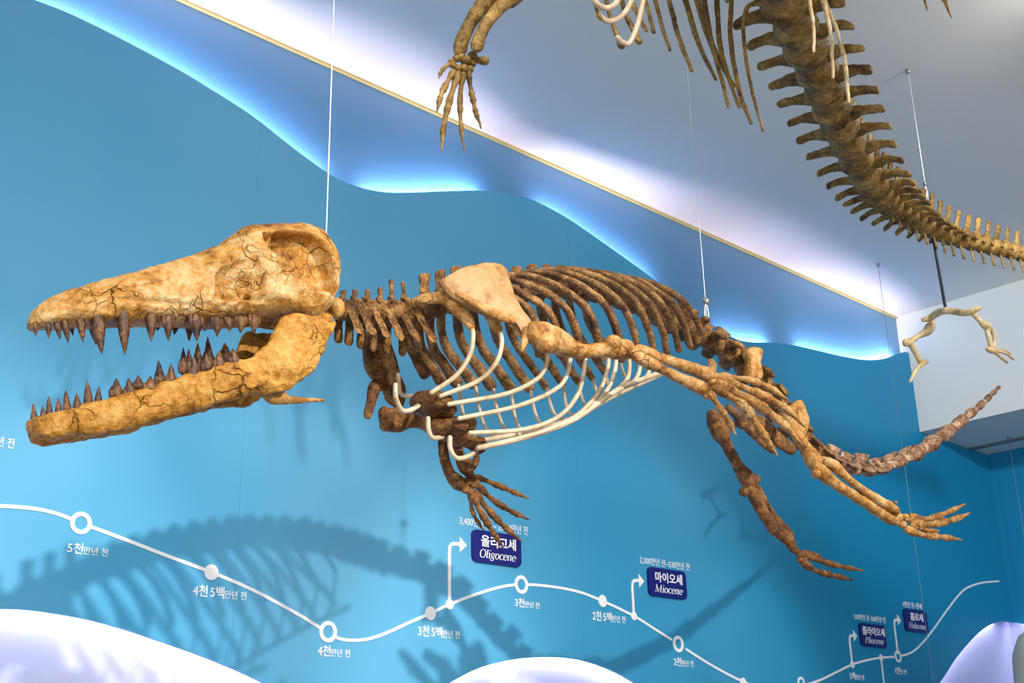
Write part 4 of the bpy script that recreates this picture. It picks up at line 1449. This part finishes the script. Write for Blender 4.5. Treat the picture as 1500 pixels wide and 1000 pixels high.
# fore limb on the wall side
WY = 1.88
limb([(800, -150, 1.75, 20), (795, -110, 1.78, 24), (780, -70, 1.82, 16), (766, -40, 1.85, 15), (752, -18, 1.87, 19), (742, -6, WY, 14)], 'olive', 'upper_arm_bone', bas)
limb([(735, -32, WY, 9), (722, -12, WY, 12), (710, 4, WY, 12), (694, 26, WY, 11), (681, 50, WY, 11), (674, 68, WY, 12.5), (672, 76, WY, 9)], 'olive', 'forearm_bone', bas, 0.8)
limb([(764, -10, WY - .03, 9), (750, -2, WY - .03, 12), (734, 8, WY - .03, 11), (716, 30, WY - .03, 9), (705, 50, WY - .03, 8.5), (699, 66, WY - .03, 10), (697, 72, WY - .03, 7)], 'olive', 'forearm_bone', bas, 0.8)
limb([(700, 88, WY, 5), (706, 89, WY, 6.5), (711, 89, WY, 7)], 'olive', 'wrist_spur', bas)
hand([(682, 89, WY, 10), (669, 86, WY, 7), (676, 84, WY, 7), (693, 82, WY, 8), (664, 95, WY, 6.5), (670, 100, WY, 7.5), (680, 101, WY, 8), (688, 101, WY, 7.5), (692, 93, WY, 7), (661, 90, WY, 5)],
     [[(658, 94, WY, 3), (650, 100, WY, 3), (645, 108, WY, 2.6), (642, 115, WY, 2)],
      [(664, 105, WY, 4), (650, 130, WY, 4), (645, 143, WY, 4), (640, 164, WY, 3)],
      [(671, 108, WY, 4.6), (660, 142, WY, 4.6), (650, 185, WY, 4), (647, 221, WY, 3)],
      [(679, 108, WY, 4), (674, 139, WY, 4), (675, 180, WY, 3.4), (680, 220, WY, 2.8)],
      [(686, 106, WY, 4), (690, 132, WY, 4), (697, 164, WY, 3.4), (705, 188, WY, 2.6)]], 'olive', bas)
# fore limb on the near side: only two finger tips reach into the photograph
NY = 1.0
limb([(1290, -330, NY, 24), (1310, -270, NY, 20), (1335, -190, NY, 20), (1352, -140, NY, 24)], 'olive', 'forearm_bone', bas, 0.7)
hand([(1360, -120, NY, 16), (1346, -118, NY, 12), (1372, -124, NY, 12), (1355, -105, NY, 12), (1368, -108, NY, 12)],
     [[(1346, -108, NY, 6), (1344, -60, NY, 6), (1350, -20, NY, 4.5), (1358, 15, NY, 2.4)],
      [(1358, -100, NY, 6), (1366, -55, NY, 6), (1380, -10, NY, 4.5), (1394, 26, NY, 2.4)],
      [(1368, -104, NY, 6), (1384, -75, NY, 6), (1404, -45, NY, 4.5), (1420, -15, NY, 2.4)]], 'olive', bas)

# ------------------------------------------------------------------ tiny hind limbs on a rod below the tail
base = PZ(1365, 336, ZB)
HX, HYc = base[0], base[1]
hl = thing('hind_limb_bones', (HX, HYc, 3.0), 'cream hip bone with two tiny hind legs hanging on a black rod', 'skeleton')


def PH(x, y, off=0.0):
    """point at the depth of the rod, off metres nearer"""
    return P(x, y, HYc - off)


def hb(pix, name, parent=hl, flat=1.0):
    pts = [PH(x, y, o) for x, y, o, r in pix]
    rr = [r * mpp(p) for (x, y, o, r), p in zip(pix, pts)]
    return mk(name, rough(tube(pts, rr, 10, 6, flat), .0012, 60, pix[0][0]), M['cream'], parent)


rp = PH(1385, 452)
mk('hanging_rod', tube([base - UP * .034, rp + UP * .004], 0.0055, 10, 2), M['rod'], hl, 'thin black rod')
hb([(1352, 469, -.10, 3.5), (1362, 466, -.09, 5), (1372, 459, -.05, 5.5), (1384, 455, 0, 5), (1398, 456, .03, 5), (1412, 458, .07, 5), (1424, 456, .10, 5), (1436, 450, .12, 3)], 'hip_bone', hl, 0.8)
hb([(1366, 472, -.10, 4), (1362, 480, -.10, 7.5), (1357, 486, -.10, 6), (1344, 493, -.12, 4), (1334, 500, -.13, 5), (1327, 502, -.13, 6)], 'thigh_bone')
hb([(1332, 501, -.13, 6), (1338, 510, -.13, 4.5), (1344, 522, -.13, 4), (1349, 530, -.13, 4.5)], 'shin_bone')
hb([(1358, 529, -.12, 3), (1350, 533, -.13, 3.5), (1342, 542, -.13, 2.8), (1337, 550, -.13, 2.6), (1333, 559, -.13, 1.6)], 'foot_bone')
hb([(1345, 538, -.13, 2.5), (1339, 544, -.14, 2.4), (1336, 550, -.14, 1.8)], 'toe_bone')
hb([(1427, 461, .10, 4), (1434, 468, .11, 4), (1441, 475, .12, 5.5), (1447, 479, .12, 6.5), (1450, 483, .12, 5)], 'thigh_bone')
hb([(1446, 482, .12, 4.5), (1448, 495, .12, 3.4), (1452, 508, .12, 4)], 'shin_bone')
hb([(1452, 482, .12, 3.5), (1457, 495, .12, 2.8), (1455, 508, .12, 3.5)], 'shin_bone')
hb([(1446, 511, .12, 3), (1452, 513, .12, 5), (1458, 514, .12, 3.5)], 'foot_bone')
hb([(1456, 515, .12, 2.6), (1466, 523, .12, 2.2), (1475, 531, .12, 1.6)], 'toe_bone')
hb([(1458, 514, .12, 2.6), (1472, 517, .12, 2.2), (1484, 526, .12, 1.6)], 'toe_bone')
hb([(1458, 513, .12, 2.6), (1470, 513, .12, 2.2), (1480, 518, .12, 1.6)], 'toe_bone')
# ------------------------------------------------------------------ suspension wires
def wire(top, bottom, r, mat, label, hook=None, name='hanging_wire'):
    t = thing(name, bottom, label, 'wire', 'thin hanging wires')
    mk('strand', tube([bottom, top], r, 8, 2), M[mat], t, None, True)
    mk('ceiling_anchor', tube([top - UP * .012, top], 0.009, 12, 2), M['wiredark'], t)
    if hook is not None:
        h = np.asarray(hook, float)
        mk('clamp', [rough(blob(h, .010, .008, .011, 10, 8), .003, 90, 3), tube([h + np.array([-.014, 0, .002]), h + np.array([.016, 0, .004])], .004, 8, 2)], M['wiredark'], t)
        mk('loop', [tube([h, h * .5 + bottom * .5 + np.array([s * .009, 0, 0]), bottom + np.array([s * .004, 0, 0])], .0016, 6, 5) for s in (-1, 1)], M[mat], t)
    return t


def to_ceil(p, z=CEIL):
    q_ = np.array(p, float)
    q_[2] = z - 0.0008
    return q_


a = P(478, 337, YM) - UP * .035
wire(to_ceil(a), a, 0.0015, 'wire', 'pale wire holding up the back of the big toothed skull')
a = P(1036, 474, YM)
wire(to_ceil(a), a, 0.0013, 'wire', 'wire with dark clamp holding up the rump of the brown toothed skeleton', P(1034, 441, YM))
a = base + UP * .11
wire(to_ceil(a), a, 0.0017, 'wire', 'wire with pale knot holding up the long tail under the ceiling', PZ(1357, 257, ZB) * 0 + np.array([base[0], base[1], ZB + .19]))
c_ = PZ(1286, 386, CEIL)
b_ = c_.copy()
b_[2] = 1.0
wire(c_ - UP * .0008, b_, 0.0012, 'wiredark', 'faint long wire crossing the blue wall near the white beam')
c_ = PZ(1477, 640, BEAM_Z)
b_ = c_.copy()
b_[2] = 2.55
wire(c_ - UP * .0008, b_, 0.0014, 'wiredark', 'short faint wire under the white beam at the right edge')

# cream rounded cap of a stand in the lower right corner
c_ = PX(1508, 1004, 6.0)
st = []
for z, r in [(0, .24), (.3, .22), (1.0, .20), (1.5, .19), (1.75, .20), (c_[2] - .03, .18)]:
    st.append((np.array([c_[0] + .06, c_[1] - .12, z]), np.array([r, 0, 0]), np.array([0, r, 0])))
o = mk('exhibit_stand', rough(loft(st, 28, 5), .012, 5, 2), M['plinth'], None)
tag(o, 'cream stand with rounded top in the lower right corner', 'stand')
zmin = min((o.matrix_basis @ v.co).z for v in o.data.vertices)
o.location.z -= zmin
